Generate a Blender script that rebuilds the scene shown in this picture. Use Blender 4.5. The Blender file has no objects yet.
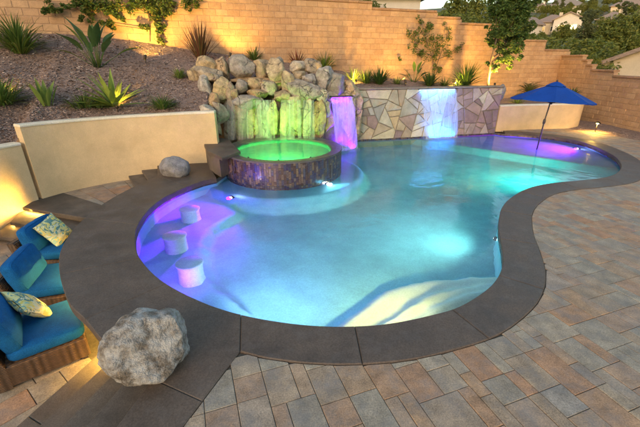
import bpy, bmesh, math, random
from mathutils import Vector, Matrix, noise
from mathutils.bvhtree import BVHTree
R = math.radians
scene = bpy.context.scene
COL = scene.collection

# ------------------------------------------------------------------ camera
CAM_H = 2.6
FPX = 360.0                       # focal length in photograph pixels (640 wide)
PITCH = math.atan(153.5 / FPX)
cam_d = bpy.data.cameras.new('camera')
cam_d.sensor_width = 36.0
cam_d.lens = 36.0 * FPX / 640.0
cam_d.clip_end = 3000.0
cam_d.clip_start = 0.05
cam = bpy.data.objects.new('camera', cam_d)
cam.location = (0, 0, CAM_H)
cam.rotation_euler = (math.pi / 2 - PITCH, 0, 0)
COL.objects.link(cam)
scene.camera = cam

# ------------------------------------------------------------------ world, sun, exposure
SUN_EL, SUN_AZ = R(5.0), R(200.0)      # azimuth clockwise from +Y (behind the camera)
world = bpy.data.worlds.new('World')
scene.world = world
world.use_nodes = True
wn = world.node_tree.nodes
wl = world.node_tree.links
wn.clear()
sky = wn.new('ShaderNodeTexSky')
sky.sky_type = 'NISHITA'
sky.sun_disc = False
sky.sun_elevation = SUN_EL
sky.sun_rotation = SUN_AZ
sky.altitude = 200
sky.air_density = 1.0
sky.dust_density = 2.2
sky.ozone_density = .9
bg = wn.new('ShaderNodeBackground')
bg.inputs['Strength'].default_value = 0.15
wo = wn.new('ShaderNodeOutputWorld')
wl.new(sky.outputs[0], bg.inputs['Color'])
wl.new(bg.outputs[0], wo.inputs['Surface'])
sun_d = bpy.data.lights.new('sun', 'SUN')
sun_d.energy = 0.2
sun_d.angle = R(18)
sun_d.color = (1.0, 0.80, 0.66)
sun = bpy.data.objects.new('sun', sun_d)
sdir = Vector((math.sin(SUN_AZ) * math.cos(R(24)), math.cos(SUN_AZ) * math.cos(R(24)), math.sin(R(24))))
sun.rotation_euler = sdir.to_track_quat('Z', 'Y').to_euler()
sun.location = (0, 0, 30)
COL.objects.link(sun)
vs = scene.view_settings
vs.view_transform = 'Standard'
vs.look = 'None'
vs.gamma = 1.0
vs.use_curve_mapping = False
vs.exposure = 2.12
scene.cycles.sample_clamp_indirect = 4.0
scene.cycles.max_bounces = 10
scene.cycles.transparent_max_bounces = 16
scene.cycles.use_denoising = True

# ------------------------------------------------------------------ pixel helpers
CP, SP = math.cos(PITCH), math.sin(PITCH)
def ray(px, py):
    a = (px - 320) / FPX; b = (213.5 - py) / FPX
    return Vector((a, CP + b * SP, -SP + b * CP))
def P(px, py, z=0.0):
    d = ray(px, py); t = (z - CAM_H) / d.z
    return Vector((t * d.x, t * d.y, z))
def PY(px, py, Y):
    d = ray(px, py); t = Y / d.y
    return Vector((t * d.x, Y, CAM_H + t * d.z))
def pix(v):
    z = v[2] - CAM_H
    d = max(1e-3, v[1] * CP - z * SP); u = v[1] * SP + z * CP
    return 320 + FPX * v[0] / d, 213.5 - FPX * u / d
def pxm(v):                              # metres per photograph pixel at a point
    return (v[1] * CP - (v[2] - CAM_H) * SP) / FPX

# ------------------------------------------------------------------ mesh helpers
class MB:
    def __init__(s): s.v = []; s.f = []; s.sm = []
    def add(s, vs_, fs, smooth=False):
        o = len(s.v); s.v += [Vector(v) for v in vs_]
        s.f += [tuple(i + o for i in f) for f in fs]; s.sm += [smooth] * len(fs)
    def box(s, c, size, rz=0.0, bev=0.0):
        x, y, z = (k / 2 for k in size); M_ = Matrix.Rotation(rz, 3, 'Z'); c = Vector(c)
        if bev <= 0:
            vs_ = [c + M_ @ Vector((i * x, j * y, k * z)) for k in (-1, 1) for j in (-1, 1) for i in (-1, 1)]
            s.add(vs_, [(0, 2, 3, 1), (4, 5, 7, 6), (0, 1, 5, 4), (2, 6, 7, 3), (0, 4, 6, 2), (1, 3, 7, 5)])
        else:
            pts = [(-x + bev, -y), (x - bev, -y), (x, -y + bev), (x, y - bev), (x - bev, y), (-x + bev, y), (-x, y - bev), (-x, -y + bev)]
            rings = []
            for zz, k in ((-z, bev), (-z + bev, 0), (z - bev, 0), (z, bev)):
                rings.append([c + M_ @ Vector((px_ * (x - k) / x, py_ * (y - k) / y, zz)) for px_, py_ in pts])
            s.loft(rings, close=True, caps=True)
    def loft(s, rings, close=True, caps=False, smooth=False):
        n = len(rings[0]); vs_ = [v for r in rings for v in r]; fs = []
        for i in range(len(rings) - 1):
            for j in range(n if close else n - 1):
                k = (j + 1) % n
                fs.append((i * n + j, i * n + k, (i + 1) * n + k, (i + 1) * n + j))
        if caps:
            fs.append(tuple(range(n))[::-1]); fs.append(tuple((len(rings) - 1) * n + j for j in range(n)))
        s.add(vs_, fs, smooth)
    def tube(s, pts, rad, n=8, caps=True, smooth=True):
        pts = [Vector(p) for p in pts]; rings = []
        if not isinstance(rad, (list, tuple)): rad = [rad] * len(pts)
        ref = None
        for i, p in enumerate(pts):
            d = (pts[min(i + 1, len(pts) - 1)] - pts[max(i - 1, 0)]).normalized()
            if ref is None: ref = Vector((0, 0, 1)) if abs(d.z) < .9 else Vector((1, 0, 0))
            u = d.cross(ref).normalized(); w = d.cross(u).normalized()
            rings.append([p + (u * math.cos(2 * math.pi * k / n) + w * math.sin(2 * math.pi * k / n)) * rad[i] for k in range(n)])
        s.loft(rings, True, caps, smooth)
    def prism(s, poly, z0, z1, bev=0.0):           # poly: list of (x,y), any winding; top face bevelled
        a = sum(poly[i][0] * poly[(i + 1) % len(poly)][1] - poly[(i + 1) % len(poly)][0] * poly[i][1] for i in range(len(poly)))
        if a < 0: poly = poly[::-1]
        rings = [[Vector((p[0], p[1], z0)) for p in poly]]
        if bev > 0:
            rings.append([Vector((p[0], p[1], z1 - bev)) for p in poly])
            ins = inset(poly, bev)
            rings.append([Vector((p[0], p[1], z1)) for p in ins])
        else:
            rings.append([Vector((p[0], p[1], z1)) for p in poly])
        s.loft(rings, True, True)
    def build(s, name, mat, parent=None, origin=None, **props):
        me = bpy.data.meshes.new(name)
        o = Vector(parent['_org']) if (parent is not None and origin is None and '_org' in parent) else Vector(origin or (0, 0, 0))
        base = o
        me.from_pydata([v - base for v in s.v], [], s.f)
        me.polygons.foreach_set('use_smooth', s.sm)
        me.materials.append(mat); me.update()
        ob = bpy.data.objects.new(name, me); COL.objects.link(ob)
        if parent is not None:
            ob.parent = parent; ob['_org'] = tuple(base)
            if origin is not None and '_org' in parent: ob.location = Vector(origin) - Vector(parent['_org'])
        else:
            ob.location = base; ob['_org'] = tuple(base)
        for k, v in props.items(): ob[k] = v
        return ob

def inset(poly, d):                               # ccw polygon moved inwards by d
    n = len(poly); out = []
    for i in range(n):
        a = Vector(poly[i - 1][:2]); b = Vector(poly[i][:2]); c = Vector(poly[(i + 1) % n][:2])
        e1 = (b - a); e2 = (c - b)
        if e1.length < 1e-6 or e2.length < 1e-6: out.append((b.x, b.y)); continue
        e1.normalize(); e2.normalize()
        n1 = Vector((-e1.y, e1.x)); n2 = Vector((-e2.y, e2.x)); m = n1 + n2
        if m.length < 1e-4: m = n1
        m.normalize(); k = d / max(.4, m.dot(n1))
        out.append((b.x + m.x * k, b.y + m.y * k))
    return out
def clip_half(poly, p, n):                        # keep the side where (v-p).n >= 0
    out = []
    for i in range(len(poly)):
        a, b = poly[i], poly[(i + 1) % len(poly)]
        da = (a[0] - p[0]) * n[0] + (a[1] - p[1]) * n[1]; db = (b[0] - p[0]) * n[0] + (b[1] - p[1]) * n[1]
        if da >= 0: out.append(a)
        if da * db < 0:
            t = da / (da - db); out.append((a[0] + (b[0] - a[0]) * t, a[1] + (b[1] - a[1]) * t))
    return out
def inside(p, poly):
    c = False; n = len(poly); j = n - 1; x, y = p[0], p[1]
    for i in range(n):
        xi, yi = poly[i][0], poly[i][1]; xj, yj = poly[j][0], poly[j][1]
        if (yi > y) != (yj > y) and x < (xj - xi) * (y - yi) / (yj - yi) + xi: c = not c
        j = i
    return c
def area(poly): return abs(sum(poly[i][0] * poly[(i + 1) % len(poly)][1] - poly[(i + 1) % len(poly)][0] * poly[i][1] for i in range(len(poly)))) / 2
def catmull(pts, n=6, closed=False):
    pts = [Vector(p) for p in pts]; out = []; N = len(pts)
    for i in range(N if closed else N - 1):
        p0 = pts[i - 1] if (closed or i > 0) else pts[0]; p1 = pts[i]; p2 = pts[(i + 1) % N]
        p3 = pts[(i + 2) % N] if (closed or i + 2 < N) else pts[-1]
        for k in range(n):
            t = k / n
            out.append(.5 * ((2 * p1) + (p2 - p0) * t + (2 * p0 - 5 * p1 + 4 * p2 - p3) * t * t + (3 * p1 - p0 - 3 * p2 + p3) * t ** 3))
    if not closed: out.append(pts[-1])
    return out
def resample(pts, step):
    out = [pts[0].copy()]; acc = 0
    for a, b in zip(pts, pts[1:]):
        L = (b - a).length
        if L < 1e-9: continue
        t = step - acc
        while t <= L:
            out.append(a + (b - a) * (t / L)); t += step
        acc = L - (t - step)
    return out
def lerp(a, b, t): return a + (b - a) * t
def interp(x, tab):
    if x <= tab[0][0]: return tab[0][1]
    for (a, b), (c, d) in zip(tab, tab[1:]):
        if x <= c: return b + (d - b) * (x - a) / (c - a)
    return tab[-1][1]

def thing(name, label, cat, loc, group=None, rz=0.0):
    o = bpy.data.objects.new(name, None); COL.objects.link(o)
    o.empty_display_size = .1
    o.location = loc; o.rotation_euler = (0, 0, rz); o['_org'] = tuple(loc)
    o['label'] = label; o['category'] = cat
    if group: o['group'] = group
    return o
def tag(o, label, cat, group=None):
    o['label'] = label; o['category'] = cat
    if group: o['group'] = group
    return o
def struct(o): o['kind'] = 'structure'; return o
def copy_tree(o, parent=None):
    c = o.copy(); COL.objects.link(c); c.parent = parent
    for ch in o.children: copy_tree(ch, c)
    return c

# ------------------------------------------------------------------ materials
def new_mat(name):
    m = bpy.data.materials.new(name); m.use_nodes = True
    nt = m.node_tree; nt.nodes.clear()
    out = nt.nodes.new('ShaderNodeOutputMaterial')
    b = nt.nodes.new('ShaderNodeBsdfPrincipled'); nt.links.new(b.outputs[0], out.inputs['Surface'])
    return m, nt, b
def ramp_node(nt, fac, stops, mode='LINEAR'):
    r = nt.nodes.new('ShaderNodeValToRGB'); r.color_ramp.interpolation = mode
    el = r.color_ramp.elements
    while len(el) < len(stops): el.new(.5)
    for e, (p, c) in zip(el, stops):
        e.position = p; e.color = (*c, 1) if len(c) == 3 else c
    nt.links.new(fac, r.inputs[0]); return r
def noise_node(nt, vec, scale, detail=4, rough=.6, dist=0):
    n = nt.nodes.new('ShaderNodeTexNoise'); n.inputs['Scale'].default_value = scale
    n.inputs['Detail'].default_value = detail; n.inputs['Roughness'].default_value = rough
    n.inputs['Distortion'].default_value = dist
    nt.links.new(vec, n.inputs['Vector']); return n
def math_node(nt, op, a, b=None, clamp=False):
    m = nt.nodes.new('ShaderNodeMath'); m.operation = op; m.use_clamp = clamp
    for i, x in enumerate((a, b)):
        if x is None: continue
        if isinstance(x, (int, float)): m.inputs[i].default_value = x
        else: nt.links.new(x, m.inputs[i])
    return m.outputs[0]
def rand_out(nt):
    oi = nt.nodes.new('ShaderNodeObjectInfo'); g = nt.nodes.new('ShaderNodeNewGeometry')
    return math_node(nt, 'FRACT', math_node(nt, 'ADD', oi.outputs['Random'], g.outputs['Random Per Island']))
def mat(name, cols, rough=.8, n1=(3, .25), stain=None, bump=(25, .4, .01), spec=.3, rand=True, coat=0, mode='LINEAR', vscale=None, metal=0, sss=0, rough_var=0.0, grain=(95, .30), crack=None):
    """cols: colours spread over the random value of each piece; n1 = scale/amount of value mottling; stain = (scale, lo, hi, colour, amount)"""
    m, nt, b = new_mat(name)
    g = nt.nodes.new('ShaderNodeNewGeometry'); pos = g.outputs['Position']
    if vscale:
        mp = nt.nodes.new('ShaderNodeMapping'); mp.inputs['Scale'].default_value = vscale
        nt.links.new(pos, mp.inputs['Vector']); pos = mp.outputs[0]
    if len(cols) > 1:
        fac = rand_out(nt) if rand else noise_node(nt, pos, n1[0] * .5, 3).outputs['Fac']
        k = len(cols)
        st = [((i + .0) / (k - (mode == 'LINEAR')), c) for i, c in enumerate(cols)]
        col = ramp_node(nt, fac, st, mode).outputs[0]
    else:
        rgb = nt.nodes.new('ShaderNodeRGB'); rgb.outputs[0].default_value = (*cols[0], 1); col = rgb.outputs[0]
    nz = noise_node(nt, pos, n1[0], 6, .65)
    mr = nt.nodes.new('ShaderNodeMapRange'); mr.inputs[1].default_value = .3; mr.inputs[2].default_value = .7
    mr.inputs[3].default_value = 1 - n1[1]; mr.inputs[4].default_value = 1 + n1[1]
    nt.links.new(nz.outputs['Fac'], mr.inputs[0])
    sc = nt.nodes.new('ShaderNodeVectorMath'); sc.operation = 'SCALE'
    sval = mr.outputs[0]
    if grain:
        gn = noise_node(nt, pos, grain[0], 3, .75); gm = nt.nodes.new('ShaderNodeMapRange'); gm.inputs[1].default_value = .32; gm.inputs[2].default_value = .68
        gm.inputs[3].default_value = 1 - grain[1]; gm.inputs[4].default_value = 1 + grain[1]; nt.links.new(gn.outputs['Fac'], gm.inputs[0])
        sval = math_node(nt, 'MULTIPLY', sval, gm.outputs[0])
    nt.links.new(col, sc.inputs[0]); nt.links.new(sval, sc.inputs['Scale']); col = sc.outputs[0]
    if stain:
        s2 = noise_node(nt, pos, stain[0], 9, .72)
        rp = ramp_node(nt, s2.outputs['Fac'], [(stain[1], (0, 0, 0)), (stain[2], (1, 1, 1))])
        mx = nt.nodes.new('ShaderNodeMix'); mx.data_type = 'RGBA'
        am = math_node(nt, 'MULTIPLY', rp.outputs[0], stain[4] if len(stain) > 4 else 1.0)
        nt.links.new(am, mx.inputs[0]); nt.links.new(col, mx.inputs[6]); mx.inputs[7].default_value = (*stain[3], 1)
        col = mx.outputs[2]
    ck = None
    if crack:                                     # crack = (scale, width, colour): thin weathered fissures
        dn = noise_node(nt, pos, crack[0] * 1.3, 4, .6); va = nt.nodes.new('ShaderNodeVectorMath'); va.operation = 'MULTIPLY_ADD'
        va.inputs[1].default_value = (.55 / crack[0] * 1.6,) * 3; nt.links.new(dn.outputs['Color'], va.inputs[0]); nt.links.new(pos, va.inputs[2])
        vo = nt.nodes.new('ShaderNodeTexVoronoi'); vo.feature = 'DISTANCE_TO_EDGE'; vo.inputs['Scale'].default_value = crack[0]; nt.links.new(va.outputs[0], vo.inputs['Vector'])
        ck = ramp_node(nt, vo.outputs['Distance'], [(0, (.25, .25, .25)), (crack[1], (1, 1, 1))]).outputs[0]
        cm = ramp_node(nt, noise_node(nt, pos, 2.2, 3).outputs['Fac'], [(.46, (1, 1, 1)), (.56, (0, 0, 0))]).outputs[0]
        ck = math_node(nt, 'MAXIMUM', ck, cm)
        mc = nt.nodes.new('ShaderNodeMix'); mc.data_type = 'RGBA'; nt.links.new(ck, mc.inputs[0]); mc.inputs[6].default_value = (*crack[2], 1); nt.links.new(col, mc.inputs[7]); col = mc.outputs[2]
    nt.links.new(col, b.inputs['Base Color'])
    b.inputs['Roughness'].default_value = rough
    if rough_var:
        m2 = nt.nodes.new('ShaderNodeMapRange'); m2.inputs[1].default_value = .3; m2.inputs[2].default_value = .7
        m2.inputs[3].default_value = rough - rough_var; m2.inputs[4].default_value = rough + rough_var
        nt.links.new(nz.outputs['Fac'], m2.inputs[0]); nt.links.new(m2.outputs[0], b.inputs['Roughness'])
    b.inputs['Specular IOR Level'].default_value = spec
    b.inputs['Coat Weight'].default_value = coat
    b.inputs['Metallic'].default_value = metal
    if bump:
        bn = noise_node(nt, pos, bump[0], 5, .65)
        bp = nt.nodes.new('ShaderNodeBump'); bp.inputs['Strength'].default_value = bump[1]; bp.inputs['Distance'].default_value = bump[2]
        hgt = bn.outputs['Fac'] if ck is None else math_node(nt, 'ADD', bn.outputs['Fac'], math_node(nt, 'MULTIPLY', ck, .8))
        nt.links.new(hgt, bp.inputs['Height']); nt.links.new(bp.outputs[0], b.inputs['Normal'])
    return m
def leaf_mat(name, cols, rough=.5, trans=.35):
    m, nt, b = new_mat(name)
    out = [n for n in nt.nodes if n.type == 'OUTPUT_MATERIAL'][0]
    k = len(cols)
    r = ramp_node(nt, rand_out(nt), [(i / max(1, k - 1), c) for i, c in enumerate(cols)])
    g = nt.nodes.new('ShaderNodeNewGeometry'); nz = noise_node(nt, g.outputs['Position'], 6, 3)
    mr = nt.nodes.new('ShaderNodeMapRange'); mr.inputs[3].default_value = .6; mr.inputs[4].default_value = 1.4
    nt.links.new(nz.outputs['Fac'], mr.inputs[0])
    sc = nt.nodes.new('ShaderNodeVectorMath'); sc.operation = 'SCALE'
    nt.links.new(r.outputs[0], sc.inputs[0]); nt.links.new(mr.outputs[0], sc.inputs['Scale'])
    nt.links.new(sc.outputs[0], b.inputs['Base Color']); b.inputs['Roughness'].default_value = rough
    b.inputs['Specular IOR Level'].default_value = .25
    t = nt.nodes.new('ShaderNodeBsdfTranslucent'); nt.links.new(sc.outputs[0], t.inputs['Color'])
    mx = nt.nodes.new('ShaderNodeMixShader'); mx.inputs[0].default_value = trans
    nt.links.new(b.outputs[0], mx.inputs[1]); nt.links.new(t.outputs[0], mx.inputs[2]); nt.links.new(mx.outputs[0], out.inputs['Surface'])
    return m
def emit_mat(name, col, strength):
    m = bpy.data.materials.new(name); m.use_nodes = True; nt = m.node_tree; nt.nodes.clear()
    o = nt.nodes.new('ShaderNodeOutputMaterial'); e = nt.nodes.new('ShaderNodeEmission')
    e.inputs['Color'].default_value = (*col, 1); e.inputs['Strength'].default_value = strength
    nt.links.new(e.outputs[0], o.inputs['Surface']); return m

MT = {}
MT['paver'] = mat('paver_stone', [(.34, .245, .165), (.32, .275, .21), (.37, .205, .115), (.305, .265, .205), (.285, .23, .17), (.39, .24, .135), (.33, .285, .215), (.36, .215, .125), (.285, .25, .21), (.365, .25, .16)],
                  rough=.75, n1=(5.5, .35), stain=(3.4, .46, .66, (.20, .195, .195), .6), bump=(55, .5, .008), rough_var=.12, grain=(75, .34))
MT['joint'] = mat('joint_sand', [(.10, .085, .065)], n1=(20, .3), bump=(80, .6, .01))
MT['coping'] = mat('dark_concrete', [(.094, .069, .053), (.106, .079, .061)], rough=.55, n1=(1.7, .38), stain=(3.2, .5, .75, (.17, .145, .13), .45), bump=(45, .35, .006), rough_var=.15, grain=(60, .28))
MT['step'] = mat('step_concrete', [(.10, .082, .066), (.125, .10, .08)], rough=.65, n1=(2.2, .35), stain=(5, .5, .75, (.06, .05, .04), .5), bump=(45, .3, .006))
MT['plaster'] = mat('pool_plaster', [(.16, .38, .44)], rough=.7, n1=(.9, .22), bump=(60, .15, .004), grain=None)
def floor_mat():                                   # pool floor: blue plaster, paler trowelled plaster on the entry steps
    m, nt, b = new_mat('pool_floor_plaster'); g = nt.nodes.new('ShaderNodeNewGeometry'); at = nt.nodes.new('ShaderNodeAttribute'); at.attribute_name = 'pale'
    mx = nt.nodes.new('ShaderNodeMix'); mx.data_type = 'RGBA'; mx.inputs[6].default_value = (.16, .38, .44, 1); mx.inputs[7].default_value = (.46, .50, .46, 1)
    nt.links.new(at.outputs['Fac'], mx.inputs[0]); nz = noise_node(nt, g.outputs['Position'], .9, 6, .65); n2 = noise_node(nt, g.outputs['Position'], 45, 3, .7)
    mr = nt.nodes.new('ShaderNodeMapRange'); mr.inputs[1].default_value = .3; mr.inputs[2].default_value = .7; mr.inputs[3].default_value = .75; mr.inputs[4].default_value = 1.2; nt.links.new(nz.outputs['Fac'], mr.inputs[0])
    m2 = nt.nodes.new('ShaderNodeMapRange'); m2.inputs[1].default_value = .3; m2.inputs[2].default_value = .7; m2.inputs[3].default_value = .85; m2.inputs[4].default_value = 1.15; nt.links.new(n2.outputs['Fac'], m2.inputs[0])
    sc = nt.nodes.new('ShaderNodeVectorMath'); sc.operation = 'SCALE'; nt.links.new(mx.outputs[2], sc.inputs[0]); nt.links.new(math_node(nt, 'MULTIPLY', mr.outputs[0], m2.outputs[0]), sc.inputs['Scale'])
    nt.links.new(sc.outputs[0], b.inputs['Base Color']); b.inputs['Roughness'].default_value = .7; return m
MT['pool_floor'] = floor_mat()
MT['step_plaster'] = mat('entry_step_plaster', [(.46, .50, .46)], rough=.7, n1=(3, .12), bump=(60, .2, .004), grain=(60, .15))
MT['stool'] = mat('stool_plaster', [(.30, .46, .46)], rough=.7, n1=(8, .12), bump=(60, .3, .004))
MT['tile'] = mat('mosaic_glass_tile', [(.045, .022, .022), (.08, .045, .035), (.03, .03, .075), (.13, .085, .06), (.035, .02, .055), (.06, .055, .085), (.17, .115, .07), (.045, .028, .025)], rough=.22, n1=(30, .35), bump=(60, .25, .004), spec=.6)
MT['rim_tile'] = mat('spa_rim_tile', [(.06, .05, .05), (.085, .075, .07), (.045, .04, .045), (.12, .10, .085)], rough=.3, n1=(40, .3), bump=(80, .3, .004), spec=.5)
MT['grout'] = mat('grout', [(.10, .09, .085)], bump=(60, .3, .004))
MT['stucco'] = mat('cream_stucco', [(.64, .47, .27)], rough=.85, n1=(1.4, .15), stain=(2.2, .55, .85, (.50, .34, .17), .6), bump=(70, .5, .008), grain=(60, .10))
MT['stucco_cap'] = mat('stucco_cap', [(.70, .62, .48)], rough=.8, n1=(3, .1), bump=(60, .3, .006))
MT['block'] = mat('slump_block', [(.40, .245, .135), (.44, .28, .16), (.36, .215, .12), (.42, .26, .145), (.385, .24, .14)], rough=.9, n1=(5, .16), bump=(45, .6, .01))
MT['mortar'] = mat('mortar', [(.33, .21, .13)], n1=(10, .15), bump=(60, .4, .006))
MT['cap'] = mat('wall_cap_block', [(.28, .165, .095), (.33, .20, .12)], rough=.9, n1=(6, .2), bump=(45, .6, .01))
MT['mulch'] = mat('bark_mulch', [(.22, .15, .125)], rough=.95, n1=(9, .5), stain=(26, .48, .62, (.42, .32, .27), .75), bump=(38, 1.0, .05))
MT['chip'] = mat('mulch_chip', [(.12, .075, .06), (.25, .17, .14), (.38, .28, .235), (.19, .125, .10), (.48, .38, .33)], rough=.95, n1=(30, .3), bump=None)
MT['flag'] = mat('flagstone', [(.46, .43, .33), (.35, .35, .31), (.44, .32, .17), (.50, .48, .41), (.27, .275, .265), (.44, .40, .28), (.31, .24, .17), (.36, .385, .36)], rough=.7, n1=(3.5, .22), stain=(2.6, .54, .68, (.42, .24, .08), .5), bump=(24, .5, .012))
MT['flag_shaded'] = mat('mauve_shaded_flagstone', [(.21, .155, .155), (.27, .20, .185), (.155, .12, .125), (.33, .24, .19), (.24, .19, .195), (.40, .35, .31)], rough=.7, n1=(3.5, .25), bump=(24, .5, .012))  # mauve stone tone with shade and violet light put into its colour
MT['flag_joint'] = mat('flagstone_mortar', [(.20, .18, .155)], n1=(10, .2), bump=(60, .5, .008))
MT['wallcap'] = mat('stone_wall_cap', [(.20, .165, .135), (.25, .20, .16)], n1=(4, .25), bump=(40, .4, .008))
MT['rock'] = mat('waterfall_rock', [(.46, .32, .16), (.33, .28, .22), (.50, .36, .19), (.30, .27, .235), (.42, .26, .11), (.38, .345, .31), (.47, .39, .29)], rough=.85, n1=(6, .45), stain=(5, .52, .68, (.16, .13, .105), .7), bump=(11, 1.0, .06), crack=(1.5, .018, (.10, .08, .065)))
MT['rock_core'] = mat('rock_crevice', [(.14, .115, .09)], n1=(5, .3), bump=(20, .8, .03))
MT['boulder'] = mat('granite_boulder', [(.20, .165, .13)], rough=.85, n1=(8, .6), stain=(6.5, .40, .60, (.60, .58, .55), .9), bump=(20, 1.0, .08), grain=(60, .35))
MT['boulder2'] = mat('grey_boulder', [(.22, .21, .215)], rough=.85, n1=(8, .35), stain=(7, .5, .66, (.36, .35, .36), .6), bump=(20, .9, .03))
MT['fabric'] = mat('blue_fabric', [(.006, .09, .27)], rough=.9, n1=(9, .18), bump=(260, .35, .003), spec=.15)
MT['canopy'] = mat('blue_canopy', [(.004, .05, .30)], rough=.8, n1=(3, .12), bump=(200, .25, .003), spec=.2)
MT['metal'] = mat('dark_metal', [(.045, .035, .035)], rough=.4, n1=(10, .2), bump=None, spec=.5)
MT['bronze'] = mat('bronze_fixture', [(.06, .045, .03)], rough=.45, n1=(10, .2), bump=None, metal=.6)
MT['grass'] = leaf_mat('strappy_leaf', [(.06, .115, .022), (.095, .16, .03), (.14, .20, .035), (.05, .09, .02), (.24, .24, .06)])
MT['grass_dark'] = leaf_mat('dark_strappy_leaf', [(.03, .07, .018), (.05, .105, .022), (.075, .135, .026), (.12, .16, .035)])
MT['succulent'] = leaf_mat('succulent_leaf', [(.14, .20, .04), (.18, .24, .05), (.11, .17, .035)], trans=.15)
MT['agave'] = leaf_mat('agave_leaf', [(.22, .30, .05), (.28, .34, .06), (.18, .26, .05)], trans=.2)
MT['paradise'] = leaf_mat('paradise_leaf', [(.06, .12, .035), (.09, .155, .04), (.05, .095, .028), (.17, .19, .05)], trans=.2)
MT['flax'] = leaf_mat('bronze_flax_leaf', [(.11, .045, .03), (.16, .075, .035), (.07, .075, .025), (.20, .12, .05), (.09, .03, .025)])
MT['redflax'] = leaf_mat('red_flax_leaf', [(.22, .03, .03), (.16, .03, .035), (.20, .08, .03), (.10, .08, .03)])
MT['vine'] = leaf_mat('vine_leaf', [(.045, .09, .022), (.075, .125, .026), (.11, .155, .032), (.14, .12, .035)])
MT['tree'] = leaf_mat('tree_leaf', [(.045, .09, .025), (.07, .125, .03), (.10, .155, .035), (.13, .17, .04)])
MT['fartree'] = leaf_mat('far_tree_leaf', [(.07, .10, .02), (.12, .145, .03), (.21, .21, .042), (.14, .18, .035), (.25, .24, .06)])
MT['euca'] = leaf_mat('eucalyptus_leaf', [(.08, .095, .04), (.11, .13, .055), (.15, .165, .065), (.09, .11, .045)])
MT['palm'] = leaf_mat('palm_leaf', [(.06, .085, .025), (.09, .12, .03), (.12, .14, .04)])
MT['bark'] = mat('bark', [(.12, .085, .06)], n1=(12, .4), bump=(30, .8, .02))
MT['hill'] = mat('hillside_scrub', [(.07, .085, .03), (.10, .10, .04), (.08, .095, .035)], rand=False, n1=(.12, .4), stain=(.05, .56, .68, (.24, .19, .12), .6), bump=(.8, .6, .3))
# ------------------------------------------------------------------ pool outline (inner coping edge, z = 0)
WATER_Z = -0.10
inner_px = [(216, 178), (203, 181), (186, 187), (165, 197), (150, 208), (140, 220), (135, 231), (134, 243), (136, 254), (142, 264), (152, 275), (165, 285), (185, 296), (205, 305), (222, 311), (240, 316),
            (270, 322), (310, 327), (350, 328), (390, 325), (430, 317), (460, 308), (485, 293), (498, 280), (504, 265), (503, 248), (500, 232), (500, 220), (503, 208), (512, 198), (528, 189),
            (550, 184), (580, 181), (605, 178), (618, 173), (622, 166), (617, 158), (605, 151), (585, 143), (560, 138), (530, 134.5), (505, 133)]
outer_left_px = [(208, 163), (157, 165), (158, 176), (140, 184), (115, 197), (95, 210), (75, 228), (62, 248), (59, 265), (62, 285), (70, 305), (85, 320), (97, 335)]
inner_raw = [P(*q) for q in inner_px]
IN = catmull(inner_raw, 8)                               # smooth open curve
FW0, FW1 = Vector((1.25, 12.98, 0)), Vector((6.88, 14.33, 0))      # flagstone wall face at the waterline
SPA_C, SPA_R, SPA_RI, SPA_Z = Vector((-0.98, 9.52, 0)), 1.55, 1.30, 0.46
pool_poly = [(v.x, v.y) for v in IN] + [(FW1.x, FW1.y), (FW0.x, FW0.y), (0.4, 12.6), (-0.4, 11.4), (-2.2, 10.2)]
pool_in_big = pool_poly

# ------------------------------------------------------------------ pool shell
def px_poly(pts, z): return [(P(x, y, z).x, P(x, y, z).y) for x, y in pts]
near_edge = [(v.x, v.y) for v in IN[8 * 14:8 * 25]]
def step_zone(edge):
    e = catmull([P(x, y, WATER_Z) for x, y in edge], 5)
    return [(v.x, v.y) for v in e] + [(3.3, 4.7), (3.2, 2.6), (-.2, 2.3), (-1.6, 2.9)]
Z1 = step_zone([(262, 321), (300, 323), (345, 322), (385, 316), (418, 305), (440, 292), (468, 282), (502, 277)])
Z2 = step_zone([(245, 317), (290, 318), (335, 314), (372, 305), (402, 291), (425, 277), (455, 270), (503, 266)])
Z3 = step_zone([(228, 313), (280, 311), (322, 302), (352, 287), (375, 271), (400, 261), (440, 256), (503, 254)])
BARZ = [(v.x, v.y) for v in catmull([P(x, y, WATER_Z) for x, y in ((240, 200), (212, 214), (203, 228), (202, 243), (210, 258), (226, 270), (245, 283), (262, 300), (268, 318), (266, 335))], 5)] + [(-1.6, 2.6), (-3.6, 3), (-4, 8), (-2.6, 8.6)]
sh0, sh1 = P(470, 146.5, WATER_Z), P(622, 169, WATER_Z)
shd = (sh1 - sh0).normalized(); shn = Vector((-shd.y, shd.x, 0))
def smooth(t): t = max(0, min(1, t)); return t * t * (3 - 2 * t)
def floor_z(x, y):
    z = -1.08 - .12 * smooth((math.hypot(x - 2.2, y - 8) < 99) * (1 - math.hypot(x - 2.2, y - 8.5) / 4))
    p = (x, y)
    if inside(p, BARZ): z = -.80
    if inside(p, Z3): z = max(z, -.84)
    if inside(p, Z2): z = max(z, -.60)
    if inside(p, Z1): z = max(z, -.34)
    d = math.hypot(x - SPA_C.x, y - SPA_C.y)
    z = max(z, lerp(-.42, -2, smooth((d - SPA_R - .62) / .12)))
    s = (Vector((x, y, 0)) - sh0).dot(shn)
    z = max(z, lerp(-2, -.33, smooth((s + .04) / .08)))
    return z
mb = MB()
gx0, gx1, gy0, gy1, gs = -3.6, 9.4, 2.7, 14.6, .06
nx, ny = int((gx1 - gx0) / gs), int((gy1 - gy0) / gs)
zz = [[floor_z(gx0 + i * gs, gy0 + j * gs) for i in range(nx + 1)] for j in range(ny + 1)]
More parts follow.
